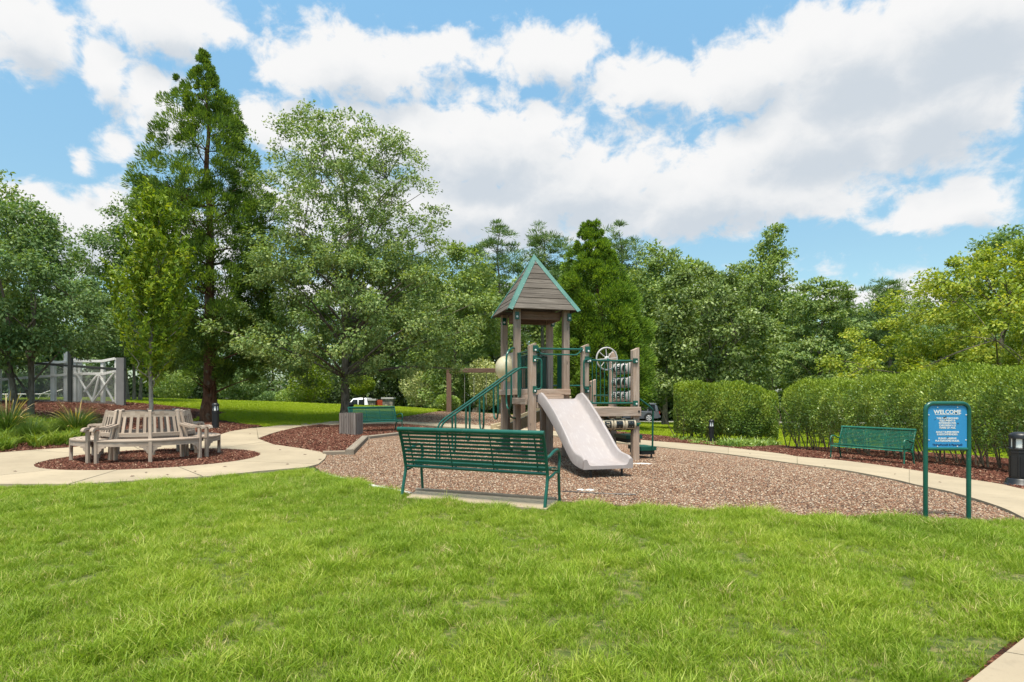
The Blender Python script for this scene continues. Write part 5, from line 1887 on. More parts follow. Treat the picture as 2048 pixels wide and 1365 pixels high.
    for k, ch in enumerate(' RIN'):
        drum((m_ + .185 + .252 * k + .02, -.0, .745), 'u', .122, .238, ch, (0, -1, 0), M['cream'])
    MB().tube([(m_ + .07, 0, .745), (2 * m_ - .02, 0, .745)], .014).build('axle', M['black'], root)
    MB().box((2 * m_ + .015, -S / 2 - .014, .745), (.06, .028, .07)).build('clamp', G, posts['R'])
    MB().tube([(2 * m_ + .0, -S / 2 - .03, .745), (2 * m_ + .075, -S / 2 - .03, .76)], .016).build('clamp', G, posts['R'])
    # number drums on the end of the low deck
    rows = [' 2 ', '?  ', '543']
    for r_, z in enumerate((1.90, 1.61, 1.315)):
        for k in range(3):
            drum((2 * m_ - .02, .215 + .255 * (2 - k) + .03, z), 'v', .118, .24, rows[r_][k] if k < len(rows[r_]) else ' ', (-1, 0, 0), M['grey_plastic'])
        MB().tube([(2 * m_ - .02, .07, z), (2 * m_ - .02, m_ - .07, z)], .014).build('axle', M['black'], root)
    MB().tube([(2 * m_, .06, 2.06), (2 * m_, m_ - .06, 2.06)], .019).build('rail', G, root)
    MB().tube([(2 * m_, m_, 1.33), (2 * m_, 2 * m_, 1.33)], .019).build('rail', G, root)
    MB().tube([(m_, 2 * m_ - .02, 1.56), (2 * m_, 2 * m_ - .02, 1.56)], .019).build('rail', G, root)

    # ---- left side rails between N1 and B, with pipe loops
    MB().tube(curve([(0, .06, 2.235), (0, .35, 2.225), (0, .75, 2.215), (0, m_ - .06, 2.215)], 3), .019).build('rail', G, root)
    MB().tube([(0, .06, 2.16), (0, m_ - .06, 2.14)], .015).build('rail', G, root)
    for v0, v1 in ((.10, .20), (.80, .95)):
        MB().tube(curve([(-.01, v0, 2.23), (-.01, v0, 1.9), (-.01, v0, 1.40), (-.01, v0 + .02, 1.31), (-.01, (v0 + v1) / 2, 1.285), (-.01, v1 - .02, 1.31), (-.01, v1, 1.40), (-.01, v1, 1.9), (-.01, v1, 2.23)], 4), .021).build('pipe_loop', G, root)
    MB().box((-.01, .875, 1.76), (.012, .13, .86)).build('side_panel', G, root)
    # ---- loop ladder: two sloping rails and hanging loops between them
    va, vb = .33, .72
    def zr(d): return 1.87 - (d - .16) * (1.87 - .80) / (1.70 - .16)
    ladder = []
    for v in (va, vb):
        MB().tube(curve([(0, v, 1.885), (-.10, v, 1.88), (-.20, v, zr(.20)), (-.7, v, zr(.7)), (-1.2, v, zr(1.2)), (-1.62, v, zr(1.62)), (-1.735, v, .70), (-1.76, v, .55), (-1.76, v, .2), (-1.76, v, -.1)], 5), .020).build('ladder_rail', G, root)
    for d, zb in ((.33, 1.06), (.60, .86), (.89, .65), (1.17, .44), (1.45, .23)):
        zt = zr(d)
        g_ = .02
        MB().tube(curve([(-d, va, zt), (-d, va, (zt + zb) / 2), (-d, va + .01, zb + .14), (-d, va + .08, zb + .03), (-d, (va + vb) / 2, zb), (-d, vb - .08, zb + .03), (-d, vb - .01, zb + .14), (-d, vb, (zt + zb) / 2), (-d, vb, zt)], 4), .019).build('ladder_loop', G, root)
    MB().tube(curve([(-.33, vb, zr(.33)), (-.33, vb, 2.08), (-.29, vb + .03, 2.22), (-.18, vb + .18, 2.31), (-.06, m_ - .03, 2.335)], 5), .021).build('grab_bar', G, root)
    MB().tube(curve([(-.33, (va + vb) / 2, 1.06), (-.30, .6, .96), (-.2, .8, .88), (-.06, m_ - .06, .85)], 4), .021).build('brace_pipe', G, root)

    # ---- bubble panel on the left face of the tower
    MB().box((-.03, 1.5 * m_, 1.84), (.022, m_ - S - .02, .84)).build('bubble_panel', M['slide'], root)
    pr_ = [(.285 * math.cos(t), -.30 * math.sin(t) ** .8 if t > 0 else 0) for t in np.linspace(0, math.pi / 2, 10)]
    pr_ = [(max(r_, .0), h) for r_, h in pr_]
    MB().lathe([(.31, 0)] + pr_, (-.045, 1.5 * m_ - .02, 1.93), 26, 'X').build('bubble_window', M['dome'], root)
    # ---- green bar panels at the back of the tower
    for (ua, va_), (ub, vb_) in (((.075, 2 * m_), (m_ - .075, 2 * m_)), ((m_, m_ + .075), (m_, m_ * 1.5))):
        nb = 26 if va_ == vb_ else 12
        pm = MB()
        for k in range(nb):
            t = (k + .5) / nb
            pm.box((ua + (ub - ua) * t, va_ + (vb_ - va_) * t, 1.86), (.022, .010, .74) if va_ == vb_ else (.010, .022, .74))
        p_ = pm.build('bar_panel', G, root)
        p_['kind'] = 'stuff'
        for z in (1.49, 2.23):
            MB().tube([(ua, va_, z), (ub, vb_, z)], .017).build('rail', G, root)
    # arched handles that show above the back panel
    MB().tube(curve([(.12, 2 * m_ - .03, 2.235), (.3, 2 * m_ - .03, 2.30), (m_ / 2, 2 * m_ - .03, 2.32), (.8, 2 * m_ - .03, 2.30), (m_ - .12, 2 * m_ - .03, 2.235)], 4), .013).build('hand_loop', G, root)

    # ---- tan tube-edge slide that leaves the back of the tower to the left
    secs = []
    for k in range(17):
        t = k / 16
        u = 1.75 - 1.85 * t
        z = 1.10 - .80 * t + .06 * t * t
        v = 2 * m_ + .62
        if t > .85: z += .05 * (t - .85) / .15
        w_, hh, th = .34, .20, .03
        secs.append([Vector((u, v + a, z + b)) for a, b in ((-w_, -.06), (-w_, hh), (-w_ + th, hh + .012), (-w_ + 2 * th, hh), (-w_ + 2.2 * th, .03), (-w_ + 3.4 * th, 0), (w_ - 3.4 * th, 0), (w_ - 2.2 * th, .03), (w_ - 2 * th, hh), (w_ - th, hh + .012), (w_, hh), (w_, -.06))])
    MB().loft(secs).build('side_slide', M['tan'], root)
    MB().lathe([(.0, -.02), (.13, -.02), (.145, 0), (.13, .02), (0, .02)], (-.13, 2 * m_ + .25, .42), 20, 'Y').build('slide_lip', M['tan'], root)
    MB().box((.03, 2 * m_ - .12, .30), (.5, .10, .06)).build('low_step', G, root)
    MB().lathe([(0, .0), (.05, .01), (.055, .1), (.03, .13), (0, .135)], (-.02, 2 * m_ - S / 2 - .06, .36), 12).build('clamp', G, posts['A'])

    # ---- green steps at the far end of the low deck, with a bent handrail
    for u, z in ((2.33, .50), (2.66, .245)):
        st = MB()
        poly = [(-.20, -.30), (.17, -.30), (.20, -.24), (.20, .24), (.17, .30), (-.20, .30)]
        st.prism(poly, -.075, 0, Matrix.Translation((u, .56, z)))
        st.build('step', G, root)
        MB().prism([(-.17, -.27), (.14, -.27), (.14, .27), (-.17, .27)], -.16, -.078, Matrix.Translation((u, .56, z))).build('step_skirt', M['fence_dark'], root)
        MB().tube([(u + .1, .36, -.05), (u + .1, .36, z - .08)], .018, 6).build('step_leg', M['black'], root)
    MB().tube(curve([(2 * m_ + .06, .04, 1.30), (2 * m_ + .22, .06, 1.20), (2 * m_ + .42, .10, 1.07), (2 * m_ + .475, .13, .98), (2 * m_ + .475, .14, .7), (2 * m_ + .475, .15, .2)], 5), .019).build('handrail', G, root)
    return root


play_structure()


# ------------------------------------------------------------------ sign with lettering
def text_obj(txt, size, parent, loc, m, bold=0.0, name='lettering', align='CENTER', squeeze=1.0):
    cu = bpy.data.curves.new('txt', 'FONT')
    cu.body, cu.size, cu.align_x, cu.align_y = txt, size, align, 'CENTER'
    cu.offset, cu.extrude, cu.resolution_u = bold, .0006, 3
    t = bpy.data.objects.new('txt', cu)
    C.objects.link(t)
    dg = bpy.context.evaluated_depsgraph_get()
    me = bpy.data.meshes.new_from_object(t.evaluated_get(dg))
    bpy.data.objects.remove(t)
    bpy.data.curves.remove(cu)
    me.materials.clear()
    o = link(name, me, m, parent)
    o.rotation_euler = (R(90), 0, 0)
    o.scale = (squeeze, 1, 1)
    o.location = loc
    return o


def welcome_sign():
    xl, Yl = P(1853, 1041)
    xr, Yr = P(1935, 1041)
    w = xr - xl
    mx, my = (xl + xr) / 2, (Yl + Yr) / 2
    root = empty('welcome_sign', (mx, my, float(zg(mx, my))), 0, 'blue playground rules sign in a green pipe frame', 'sign')
    G = M['green']
    h = EYE + (HOR - 803) / F * my - float(zg(mx, my))
    x = w / 2 - .004
    r = .023
    pts = [(-x, 0, -.12), (-x, 0, .4), (-x, 0, h - .10)] + [(-x + .075 * (1 - math.cos(t)), 0, h - .075 - r + .075 * math.sin(t)) for t in np.linspace(.2, math.pi / 2, 6)] + \
          [(x - .075 * (1 - math.cos(t)), 0, h - .075 - r + .075 * math.sin(t)) for t in np.linspace(math.pi / 2, .2, 6)] + [(x, 0, h - .10), (x, 0, .4), (x, 0, -.12)]
    MB().tube(pts, r, 12).build('pipe_frame', G, root)
    zc = EYE + (HOR - 898.5) / F * my - float(zg(mx, my))
    MB().tube([(-x, 0, zc), (x, 0, zc)], .018, 10).build('cross_pipe', G, root)
    z1, z0 = h - 2 * r - .001, zc + .016
    a, rr = x - r + .004, .055
    poly = [(-a, z0), (a, z0)] + [(a - rr + rr * math.cos(t), z1 - rr + rr * math.sin(t)) for t in np.linspace(0, math.pi / 2, 6)] + [(-a + rr - rr * math.sin(t), z1 - rr + rr * math.cos(t)) for t in np.linspace(0, math.pi / 2, 6)]
    MB().prism(poly, -.004, .004, Matrix.Rotation(R(90), 4, 'X')).build('sign_panel', M['sign_blue'], root)
    H = z1 - z0
    yf = -.0052

    def line(txt, fz, size, m, bold=0.0, sq=1.0):
        text_obj(txt, size, root, (0, yf, z1 - H * fz), m, bold, 'lettering', 'CENTER', sq)
    k = H / .44
    line('WELCOME', .155, .058 * k, M['sign_white'], .0016, 1.02)
    MB().box((0, yf, z1 - H * .215), (.262 * k, .0012, .0045)).build('underline', M['sign_white'], root)
    for tx, fz in (('THIS PLAYGROUND', .305), ('EQUIPMENT IS', .36), ('INTENDED FOR', .418), ('CHILDREN 5-12', .475), ('YEARS OF AGE.', .53), ('ADULT SUPERVISION', .632), ('IS RECOMMENDED.', .688), ('PLEASE OBSERVE', .785), ('PLAYGROUND RULES.', .842)):
        line(tx, fz, .0255 * k, M['sign_white'], .0010, 1.0)
    line('TimberForm\u00ae & PipeLine\u00ae', .935, .0275 * k, M['sign_ink'], .0010, 1.02)
    for bx, bz in ((-.5, .03), (.5, .03), (-.94, .21), (.94, .21), (-.93, .81), (.93, .81), (-.5, .985), (.5, .985)):
        MB().lathe([(0, -.006), (.006, -.005), (.0065, 0)], (a * bx, yf + .0012, z1 - H * min(.97, bz + .01)), 8, 'Y').build('screw', M['bolt'], root)
    st = MB()
    for bx, bz, s1 in ((-.18, .285, .011), (-.08, .27, .009), (-.12, .345, .007), (.53, .425, .007), (-.63, .33, .005), (.02, .76, .006)):
        n = 7
        vs = [(a * bx + s1 * math.cos(t) * (.6 + .6 * random.random()), yf - .0012, z1 - H * bz + s1 * 1.3 * math.sin(t) * (.6 + .6 * random.random())) for t in np.linspace(0, 6.28, n, endpoint=False)]
        st.add(vs, [tuple(range(n))])
    st.build('stain', M['sign_dirt'], root)
    return root


welcome_sign()


# ------------------------------------------------------------------ bollard lamps
def bollard(px, base, top, label, r=.1, flare=False):
    x, y = P(px, base)
    z = float(zg(x, y))
    h = EYE + (HOR - top) / F * y - z
    root = empty('bollard_lamp', (x, y, z), 0, label, 'bollard lamp', 'black bollard lamps along the paths')
    B = M['black']
    if flare:
        MB().lathe([(r * 1.75, -.05), (r * 1.75, .03), (r * 1.55, .05), (r * 1.35, .08), (r * 1.25, .14), (r * 1.12, .16)], (0, 0, 0), 8).build('base', B, root)
    MB().lathe([(r, -.05), (r, h * .62), (r * 1.06, h * .625), (r * 1.06, h * .65), (r * .97, h * .655), (r * .97, h * .675), (r * 1.06, h * .68), (r * 1.06, h * .70), (r * .9, h * .72)], (0, 0, 0), 8 if flare else 20).build('shaft', B, root)
    if flare:
        for k in range(8):
            t = (k + .5) * math.pi / 4
            MB().box((r * .935 * math.cos(t), r * .935 * math.sin(t), h * .38), (.012, r * .5, h * .36), t).build('shaft_panel', B, root)
    gl = MB().lathe([(r * .80, h * .715), (r * .80, h * .88)], (0, 0, 0), 16).build('lamp_glass', M['lamp_glass'], root)
    for k in range(6):
        t = k * math.pi / 3 + .25
        MB().box((r * .88 * math.cos(t), r * .88 * math.sin(t), h * .80), (r * .22, r * .26, h * .17), t).build('lamp_bar', B, root)
    MB().lathe([(r * .80, h * .875), (r * 1.04, h * .88), (r * 1.04, h * .935), (r * .9, h * .97), (r * .5, h * .995), (0, h)], (0, 0, 0), 20).build('cap', B, root)
    return root


bollard(431, 860, 806, 'black bollard lamp beside the huge cedar trunk', .115)
bollard(1423, 887, 839, 'black bollard lamp in front of the shorter hedge', .105)
bollard(2040, 975, 864, 'broad black bollard lamp right of the blue sign, cut by the picture edge', .155, True)


# ------------------------------------------------------------------ slatted bin
def bin_():
    x, y = P(697, 874)
    z = float(zg(x, y)) + .05
    h = EYE + (HOR - 827) / F * y - z
    w = 22 / F * y
    root = empty('litter_bin', (x, y + w * .9, z), R(-9), 'grey litter bin of upright wooden slats at the mulch bed edge', 'bin')
    rad = w * .78
    cs = [Vector((-rad, -rad, 0)), Vector((rad, -rad, 0)), Vector((rad, rad, 0)), Vector((-rad, rad, 0))]
    for k in range(4):
        p, q = cs[k], cs[(k + 1) % 4]
        out = ((p + q) / 2).normalized()
        for j in range(7):
            c = p.lerp(q, (j + .5) / 7)
            hh = h * (1 + .012 * math.sin(k * 5 + j * 3))
            MB().beam(c + Vector((0, 0, -.02)), c + Vector((0, 0, hh)), 2 * rad / 7 - .009, .032, out, .004).build('slat', M['bin_wood'], root)
    MB().lathe([(rad * .84, .02), (rad * .84, h * .97), (rad * .80, h * .975), (rad * .78, h * .5), (rad * .78, .05), (0, .05)], (0, 0, 0), 20).build('liner', M['fence_dark'], root)
    MB().lathe([(rad * .93, h * .955), (rad * .93, h * .985), (rad * .55, h * .99), (rad * .5, h * .955)], (0, 0, 0), 20).build('lid_ring', M['fence_dark'], root)


bin_()


# ------------------------------------------------------------------ timber edging, boards, loose scraps
def edging(a, b, label, w=.15, h=.13, lift=.04, m=None, name='edging_timber', cat='timber'):
    A, B = Vector(a), Vector(b)
    za, zb = float(zg(*a)), float(zg(*b))
    root = MB().beam((0, 0, 0), (B.x - A.x, B.y - A.y, zb - za), w, h, (0, 0, 1), .018).build(name, m or M['edging'], None)
    root.location = (A.x, A.y, za + lift)
    return tag(root, label, cat, 'timbers edging the gravel' if cat == 'timber' else None)


edging(P(646, 912), P(694, 911), 'short edging timber reaching from the path to the angled timber')
edging(P(699, 912), P(730, 881), 'angled edging timber running up to the front leg of the second bench', .19, .16, .06)
edging(P(735, 879), P(801, 871), 'long edging timber in front of the second bench')
edging(P(806, 871), P(903, 863), 'edging timber behind the front bench, towards the ladder')
edging(P(652, 952), P(735, 972), 'pale narrow board between gravel and lawn, nearest the path', .05, .05, .01, M['chalk'], 'edging_board', 'board')
edging(P(738, 973), P(822, 990), 'pale narrow board between gravel and lawn, ending at the front bench', .05, .05, .01, M['chalk'], 'edging_board', 'board')
edging(P(832, 985), P(1112, 1005), 'grey board along the gravel side of the bench pad', .035, .07, .03, M['edging'], 'edging_board', 'board')
edging(P(786, 836), P(880, 826.5), 'dark board between the swing gravel and the rise', .06, .12, .04, M['fence_dark'], 'edging_board', 'board')
x0, y0 = P(1124, 987)
x1, y1 = P(1272, 994)
pts = curve([(x0, y0, float(zg(x0, y0)) + .03), ((x0 + x1) / 2, (y0 + y1) / 2 - .03, float(zg(0, 9)) + .035), (x1, y1, float(zg(x1, y1)) + .03)], 5)
tag(MB().tube(pts, .008, 5).build('edging_strip', M['black']), 'thin black edging strip lying in the gravel before the slide', 'strip')


def scrap(px, py, s, label, seed, name='liner_scrap', flat=.4):
    r_ = np.random.default_rng(seed)
    x, y = P(px, py)
    vs, n = [], 9
    mb = MB()
    secs = []
    for k, (rr, hh) in enumerate(((1, 0), (.95, .5), (.6, .9), (.2, 1))):
        secs.append([Vector((s * rr * math.cos(t) * (.7 + .6 * r_.random()), s * .55 * rr * math.sin(t) * (.7 + .6 * r_.random()), s * flat * hh * (.7 + .6 * r_.random()))) for t in np.linspace(0, 6.283, n, endpoint=False)])
    mb.loft(secs, True, True, True)
    o = mb.build(name, M['chalk'])
    o.location = (x, y, float(zg(x, y)) + .015)
    tag(o, label, 'scrap', 'white scraps on the gravel')


scrap(1161, 984, .06, 'crumpled white scrap left of its neighbour below the slide lip', 1)
scrap(1180, 984.5, .065, 'crumpled white scrap right of its neighbour below the slide lip', 2)
scrap(1283, 930, .20, 'flat white worn liner patch at the foot of the corner post', 3, 'liner_patch', .08)
q_ = [(P(x, y)) for x, y in [(30, 950), (95, 935), (265, 960), (292, 952), (335, 957), (480, 925), (575, 935), (610, 915), (500, 872), (560, 905), (1650, 938), (1790, 955), (1880, 972), (1500, 912), (640, 925), (450, 940), (390, 950)]]
mb = MB()
for x, y in q_:
    a = random.random() * 6.28
    s = random.uniform(.03, .06)
    z = float(zg(x, y)) + .056
    c_, s_ = math.cos(a), math.sin(a)
    mb.add([(x - c_ * s, y - s_ * s, z), (x - s_ * s * .4, y + c_ * s * .4, z + .012), (x + c_ * s, y + s_ * s, z + .004), (x + s_ * s * .4, y - c_ * s * .4, z + .012)], [(0, 1, 2, 3)])
tag(mb.build('fallen_leaves', M['timber_brown']), 'brown fallen leaves on the pale path', 'leaves', None, 'stuff')


# ------------------------------------------------------------------ fences on the left
def fences():
    Y = 27.5
    W = M['white']

    def pt(px, py, y=Y): return AT(px, py, y)
    zb = float(zg(-18, Y)) + .05
    o = pt(120, 812)
    root = empty('white_fence', (o.x, Y + .6, zb), 0, 'white post and rail fence with crossed braces behind the chain link', 'fence')
    O = Vector(root.location)
    Yw = Y + .6

    def wp(px, top, bot=812, w=.24, name='post'):
        a, b = pt(px, bot, Yw) - O, pt(px, top, Yw) - O
        a.z = -.15
        return MB().beam(a, b, w, .16, (0, 1, 0), .01).build(name, W, root)
    for px, top, w in ((-60, 738, .17), (-2, 734, .16), (23, 730, .19), (64, 725, .16), (107, 722, .19), (133, 704, .17), (151, 716, .15), (160, 719, .11), (206, 722, .14), (233, 717, .10)):
        wp(px, top, 812, w)
    for pxs in ([(-70, 741, 765), (137, 724, 750)], [(142, 723, 748), (207, 723, 748)], [(207, 723, 749), (233, 718, 743)]):
        for j in (1, 2):
            a, b = pt(pxs[0][0], pxs[0][j], Yw) - O, pt(pxs[1][0], pxs[1][j], Yw) - O
            MB().beam(a - Vector((0, .1, 0)), b - Vector((0, .1, 0)), .05, .11, (0, 0, 1)).build('rail', W, root)
    MB().beam(pt(-70, 811, Yw) - O - Vector((0, .1, 0)), pt(234, 809, Yw) - O - Vector((0, .1, 0)), .06, .10, (0, 0, 1)).build('rail', W, root)
    for a, b in (((158, 750), (190, 804)), ((200, 751), (174, 784)), ((203, 751), (231, 804)), ((232, 748), (190, 806)), ((190, 806), (204, 752))):
        dd = .13 if (a, b) in (((158, 750), (190, 804)), ((203, 751), (231, 804))) else .19
        MB().beam(pt(*a, Yw) - O - Vector((0, dd, 0)), pt(*b, Yw) - O - Vector((0, dd, 0)), .05, .10, (0, 1, 0)).build('brace', W, root)
    # chain link in front
    c = empty('chain_link_fence', (pt(120, 812).x, Y, zb), 0, 'chain link fence with a dark top rail and dark posts above the mulch bank', 'fence')
    O = Vector(c.location)
    D = M['fence_dark']
    a, b = pt(-80, 716, Y) - O, pt(250, 740, Y) - O
    MB().beam(a, b, .08, .11, (0, 0, 1)).build('top_rail', D, c)
    lo_a, lo_b = pt(-80, 813, Y) - O, pt(252, 811.5, Y) - O
    MB().beam(lo_a, lo_b, .06, .05, (0, 0, 1)).build('bottom_rail', D, c)
    for px, top, w, m, dp in ((141, 703, .17, D, .14), (242, 716, .36, M['fence_grey'], .16), (-45, 706, .17, D, .14)):
        p, q = pt(px, 815, Y) - O, pt(px, top, Y) - O
        p.z = -.2
        MB().beam(p - Vector((0, .09, 0)) * 0, q, w, dp, (0, 1, 0), .008).build('post', m, c)
    # diamond mesh
    x0, x1 = a.x, b.x
    n = int((x1 - x0 + 2) / .085)
    V, Q = [], []
    hgt = 2.35
    wdt = .0055
    for s in (1, -1):
        for k in range(n):
            xa = x0 - (hgt if s > 0 else 0) + k * .085
            p = np.array([xa, -.03, 0.0]); q = np.array([xa + s * hgt, -.03, hgt])
            # clip to the bay
            pts = []
            t0, t1 = 0.0, 1.0
            for lim, sg in ((x0, 1), (x1, -1)):
                f0, f1 = sg * (p[0] - lim), sg * (q[0] - lim)
                if f0 < 0 and f1 < 0: t0 = 2
                elif f0 < 0: t0 = max(t0, f0 / (f0 - f1))
                elif f1 < 0: t1 = min(t1, f0 / (f0 - f1))
            # the top follows the sloping rail
            zt = lambda xx: a.z + (b.z - a.z) * (xx - x0) / (x1 - x0)
            if t0 >= t1: continue
            P0, P1 = p + (q - p) * t0, p + (q - p) * t1
            if P1[2] > zt(P1[0]):
                t = np.linspace(0, 1, 30)
                ok = [u for u in t if (P0 + (P1 - P0) * u)[2] <= zt((P0 + (P1 - P0) * u)[0])]
                if not ok: continue
                P1 = P0 + (P1 - P0) * max(ok)
            i = len(V)
            e = np.array([wdt * .7, 0, -s * wdt * .7])
            f = np.array([0, .006, 0])
            V += [P0 - e, P0 + e, P0 + f, P1 - e, P1 + e, P1 + f]
            Q += [(i, i + 1, i + 4, i + 3), (i + 1, i + 2, i + 5, i + 4), (i + 2, i, i + 3, i + 5)]
    o = link('wire_mesh', fast_mesh('wire_mesh', np.array(V), np.array(Q)), M['wire'], c)
    o['kind'] = 'stuff'
    # white loungers beyond
    for px, lab in ((78, 'white lounge chair behind the fence, back raised'), (15, 'white flat lounge chair behind the fence at the picture edge')):
        y = 31.5
        o = pt(px, 806, y)
        l = empty('lounge_chair', (o.x, y, float(zg(o.x, y))), 0, lab, 'lounge chair', 'white lounge chairs behind the fence')
        z = EYE + (HOR - 797) / F * y - l.location.z
        z = max(.3, z)
        for yy in (-.3, .3):
            MB().tube([(-.9, yy, z), (.35, yy, z)] + ([(1.0, yy, z + .25)] if px > 50 else [(1.0, yy, z + .01)]), .028, 6).build('side_rail', W, l)
            for xx in (-.75, .25):
                MB().tube([(xx + .1, yy, z), (xx - .12, yy, -.05)], .024, 6).build('leg', W, l)
        for k in range(9):
            xx = -.85 + k * .15
            MB().beam((xx, -.3, z + .012), (xx, .3, z + .012), .09, .012).build('slat', W, l)


fences()


# ------------------------------------------------------------------ swings
def swings():
    Y = 33.2
    x0, x1 = (898 - 1024) / F * Y, (1046 - 1024) / F * Y
    xm = (x0 + x1) / 2
    z = float(zg(x0, Y))
    root = empty('swing_set', (xm, Y, z), 0, 'brown timber swing frame with one long top beam', 'swing frame')
    zb = EYE + (HOR - 741.5) / F * Y - z
    for x in (x0 - xm, x1 - xm):
        zz = float(zg(x + xm, Y)) - z
        MB().beam((x, 0, zz - .2), (x, 0, zb + .13), .27, .2, (0, 1, 0), .015).build('post', M['timber_brown'], root)
    MB().beam((x0 - xm - .12, -.01, zb), (x1 - xm + .1, -.01, zb), .19, .24, (0, 0, 1), .015).build('beam', M['timber_brown'], root)
    for px, lab in ((938.5, 'black belt swing on chains nearest the left post'), (982, 'black belt swing on chains behind the ladder')):
        x = (px - 1024) / F * Y
        zg_ = float(zg(x, Y))
        s = empty('swing', (x, Y, zg_), 0, lab, 'swing', 'belt swings hanging from the timber frame')
        top = zb + z - zg_ - .1
        for sx in (-.26, .26):
            MB().tube([(sx, 0, top), (sx, 0, .52)], .012, 5).build('chain', M['chain'], s)
        MB().loft([[Vector((q, -.07, .52 - .16 * (1 - (q / .26) ** 2) + h)) if e == 0 else Vector((q, .07, .52 - .16 * (1 - (q / .26) ** 2) + h)) for e, h in ((0, 0), (1, 0), (1, .015), (0, .015))] for q in np.linspace(-.26, .26, 9)]).build('seat', M['rubber_seat'], s)


swings()


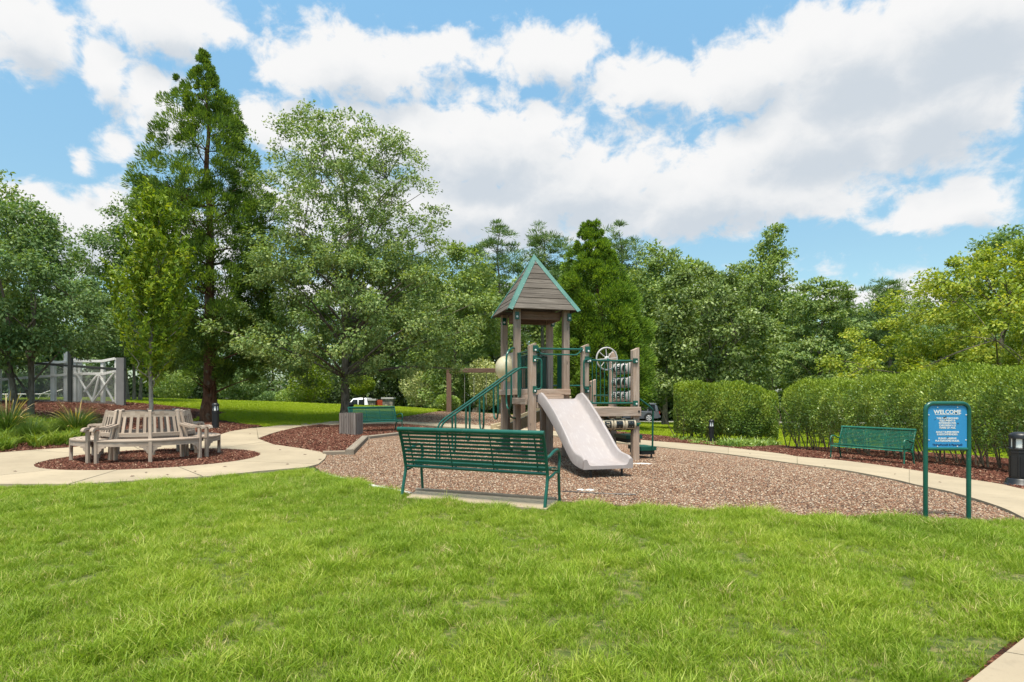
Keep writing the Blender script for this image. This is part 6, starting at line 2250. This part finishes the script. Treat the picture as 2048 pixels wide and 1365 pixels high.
# ------------------------------------------------------------------ cars
def car(name, label, x, y, rz, L, Wd, H, paint_, roof_from=.26, roof_to=.97, pickup=False):
    z = float(zg(x, y))
    root = empty(name, (x, y, z), rz, label, 'car')
    hl, hw = L / 2, Wd / 2
    # lower body: sections along the length (front at +x)
    def sec(xx, w_, zb, zt, rnd=.08):
        return [Vector((xx, a, b)) for a, b in ((-w_, zb), (w_, zb), (w_ + .02, zb + .2), (w_ + .015, zt - rnd), (w_ - rnd, zt), (-w_ + rnd, zt), (-w_ - .015, zt - rnd), (-w_ - .02, zb + .2))]
    zs = H * .58
    secs = [sec(-hl, hw * .86, .45, zs * .9), sec(-hl + .10, hw * .95, .34, zs), sec(-hl * .5, hw, .30, zs), sec(0, hw, .30, zs), sec(hl * .45, hw, .30, zs * .99), sec(hl * .62, hw * .99, .30, zs * .97), sec(hl - .12, hw * .93, .33, zs * .88), sec(hl, hw * .80, .42, zs * .72)]
    MB().loft(secs).build('body', paint_, root)
    # cabin
    xr, xf = (-hl + .06, hl * .36) if not pickup else (-hl * .25, hl * .40)
    def cab(xx, w_, zt): return [Vector((xx, a, b)) for a, b in ((-hw * .97, zs - .02), (hw * .97, zs - .02), (w_ + .03, zt - .10), (w_ - .06, zt), (-w_ + .06, zt), (-w_ - .03, zt - .10))]
    cs = [cab(xr, hw * .80, zs + .03), cab(xr + .20, hw * .80, H - .03), cab(xr + .9, hw * .82, H), cab(xf - 1.0, hw * .82, H), cab(xf - .45, hw * .80, H - .06), cab(xf + .22, hw * .78, zs + .02)]
    MB().loft(cs).build('cabin', paint_, root)
    # side windows, set just outside the cabin sides
    for sg in (-1, 1):
        for a, b in ((xr + .32, xr + 1.0), (xr + 1.1, xf - 1.05), (xf - .97, xf - .25)) if not pickup else ((xr + .3, xf - 1.0), (xf - .92, xf - .25)):
            zt, zl = H - .15, zs + .05
            wl, wt = hw * .97 + .012, hw * .84 + .012
            tl = (.0 if b < xf - .5 else .42)
            vs = [Vector((a, sg * wl, zl)), Vector((b + (.12 if tl else 0), sg * wl, zl)), Vector((b - tl * .6, sg * wt, zt)), Vector((a + .05, sg * wt, zt))]
            o_ = Vector((0, sg * .012, 0))
            MB().add(vs + [v + o_ for v in vs], [(0, 1, 2, 3), (7, 6, 5, 4), (0, 4, 5, 1), (1, 5, 6, 2), (2, 6, 7, 3), (3, 7, 4, 0)]).build('side_window', M['car_glass'], root)
        if not pickup:
            MB().beam((xr + .4, sg * hw * .72, H + .045), (xf - 1.0, sg * hw * .72, H + .045), .04, .035).build('roof_rail', M['black'], root)
    wv = [Vector((xf + .26, a, zs + .05)) if e == 0 else Vector((xf - .40, a, H - .09)) for e, a in ((0, -hw * .86), (0, hw * .86), (1, hw * .74), (1, -hw * .74))]
    MB().add([v + Vector((.03, 0, .02)) for v in wv] + wv, [(0, 1, 2, 3), (7, 6, 5, 4), (0, 4, 5, 1), (1, 5, 6, 2), (2, 6, 7, 3), (3, 7, 4, 0)]).build('windscreen', M['car_glass'], root)
    MB().add([Vector((xr - .03, -hw * .8, zs + .12)), Vector((xr - .03, hw * .8, zs + .12)), Vector((xr + .16, hw * .72, H - .12)), Vector((xr + .16, -hw * .72, H - .12))], [(3, 2, 1, 0)]).build('rear_window', M['car_glass'], root)
    for sg in (-1, 1):
        MB().box((-hl + .03, sg * hw * .82, zs * .83), (.14, .16, .26)).build('tail_lamp', M['red_lamp'], root)
        MB().box((hl - .10, sg * hw * .68, zs * .70), (.20, .34, .14)).build('headlight', M['lamp_glass'], root)
    MB().box((-hl - .02, 0, .50), (.16, Wd * .9, .18)).build('rear_bumper', paint_, root)
    MB().box((hl - .02, 0, .48), (.16, Wd * .86, .2)).build('front_bumper', paint_, root)
    for xx in (-hl * .58, hl * .62):
        for sg in (-1, 1):
            wh = empty('wheel', (xx, sg * (hw - .09), .38))
            wh.parent = root
            MB().lathe([(.22, -.12), (.34, -.13), (.385, -.10), (.385, .10), (.34, .13), (.22, .12)], (0, 0, 0), 24, 'Y').build('tyre', M['rubber'], wh)
            rm = MB().lathe([(0, -.10), (.23, -.10), (.235, 0), (.23, .10), (0, .10)], (0, 0, 0), 20, 'Y')
            rm.build('rim', M['black'], wh)
            sp = MB()
            for k in range(6):
                t = k * math.pi / 3
                sp.beam((.05 * math.cos(t), sg * .115, .05 * math.sin(t)), (.24 * math.cos(t), sg * .115, .24 * math.sin(t)), .07, .03, (0, 1, 0))
            sp.tube([(.235 * math.cos(t), sg * .112, .235 * math.sin(t)) for t in np.linspace(0, 2 * math.pi, 25)], .022, 5, False)
            sp.build('spokes', M['rim'], wh)
        for sg in (-1, 1):
            arch = MB().lathe([(.40, -.02), (.46, -.02), (.46, .02), (.40, .02)], (xx, sg * (hw + .018), .38), 16, 'Y', 0, math.pi)
            arch.build('wheel_arch', M['black'], root)
    return root


gy = 58.0
car('grey_car', 'dark grey off road car parked on the road beyond the play structure', (1266 - 1024) / F * gy, gy, R(180 - 6), 4.8, 1.9, 1.80, M['car_grey'])
wy = 52.0
o = car('white_pickup', 'white pickup partly hidden by the rise and the airy maple trunk', (727 - 1024) / F * wy, wy, R(176), 5.6, 1.95, 1.85, M['car_white'], pickup=True)
o.location.z = EYE + (HOR - 796) / F * wy - 1.85


# ------------------------------------------------------------------ stone piers with a red gate
def piers():
    Y = 49.0
    for px, wpx, top, lab in ((777, 20, 795.5, 'rough stone pier with a pale cap, right of the red board'), (745, 13, 798.5, 'rough stone pier with a pale cap, left of the red board')):
        x = (px - 1024) / F * Y
        w = wpx / F * Y
        zt = EYE + (HOR - top) / F * Y
        zb = float(zg(x, Y)) - .1
        zb = min(zb, zt - 1.0)
        root = empty('stone_pier', (x, Y, zb), 0, lab, 'stone pier', 'stone piers beside the road')
        h = zt - zb - .12
        MB().box((0, 0, h / 2), (w - .06, w - .06, h)).build('core', M['mortar'], root)
        rows = max(4, int(h / .2))
        for r_ in range(rows):
            for side in range(2):
                nst = 3 if r_ % 2 else 4
                ed = np.linspace(-w / 2, w / 2, nst + 1) + np.r_[0, rng.normal(0, .03, nst - 1), 0]
                for k in range(nst):
                    cw = ed[k + 1] - ed[k] - .02
                    cx = (ed[k] + ed[k + 1]) / 2
                    zz = h * (r_ + .5) / rows
                    dpt = .06 + .04 * rng.random()
                    c = (cx, -w / 2 + .02, zz) if side == 0 else (w / 2 - .02, cx, zz)
                    MB().box(c, (cw, dpt, h / rows - .022) if side == 0 else (dpt, cw, h / rows - .022)).build('stone', M['stone'], root)
        MB().beam((0, 0, h), (0, 0, h + .13), w + .2, w + .2, (0, 1, 0), .03).build('capstone', M['capstone'], root)
    x = (761 - 1024) / F * Y
    zt = EYE + (HOR - 800.5) / F * Y
    zb = zt - .85
    root = empty('red_board', (x, Y + .05, zb), 0, 'red wooden board panel between the two stone piers', 'panel')
    w = 21 / F * Y
    for k in range(5):
        MB().beam((-w / 2, 0, .09 + .17 * k), (w / 2, 0, .09 + .17 * k), .04, .16).build('board', M['red_board'], root)
    MB().lathe([(.0, .1), (.1, .06), (.12, 0), (.1, -.02)], (.25, 0, .88), 10).build('finial', M['black'], root)


piers()
x, y = (702.5 - 1024) / F * 24, 24
root = empty('marker_post', (x, y, float(zg(x, y))), 0, 'small black post with a round top behind the second bench', 'post')
h = EYE + (HOR - 805) / F * y - float(zg(x, y))
MB().tube([(0, 0, -.1), (0, 0, h - .15)], .06, 10).build('shaft', M['black'], root)
MB().lathe([(.06, h - .18), (.10, h - .14), (.11, h - .06), (.08, h), (0, h + .01)], (0, 0, 0), 14).build('head', M['black'], root)
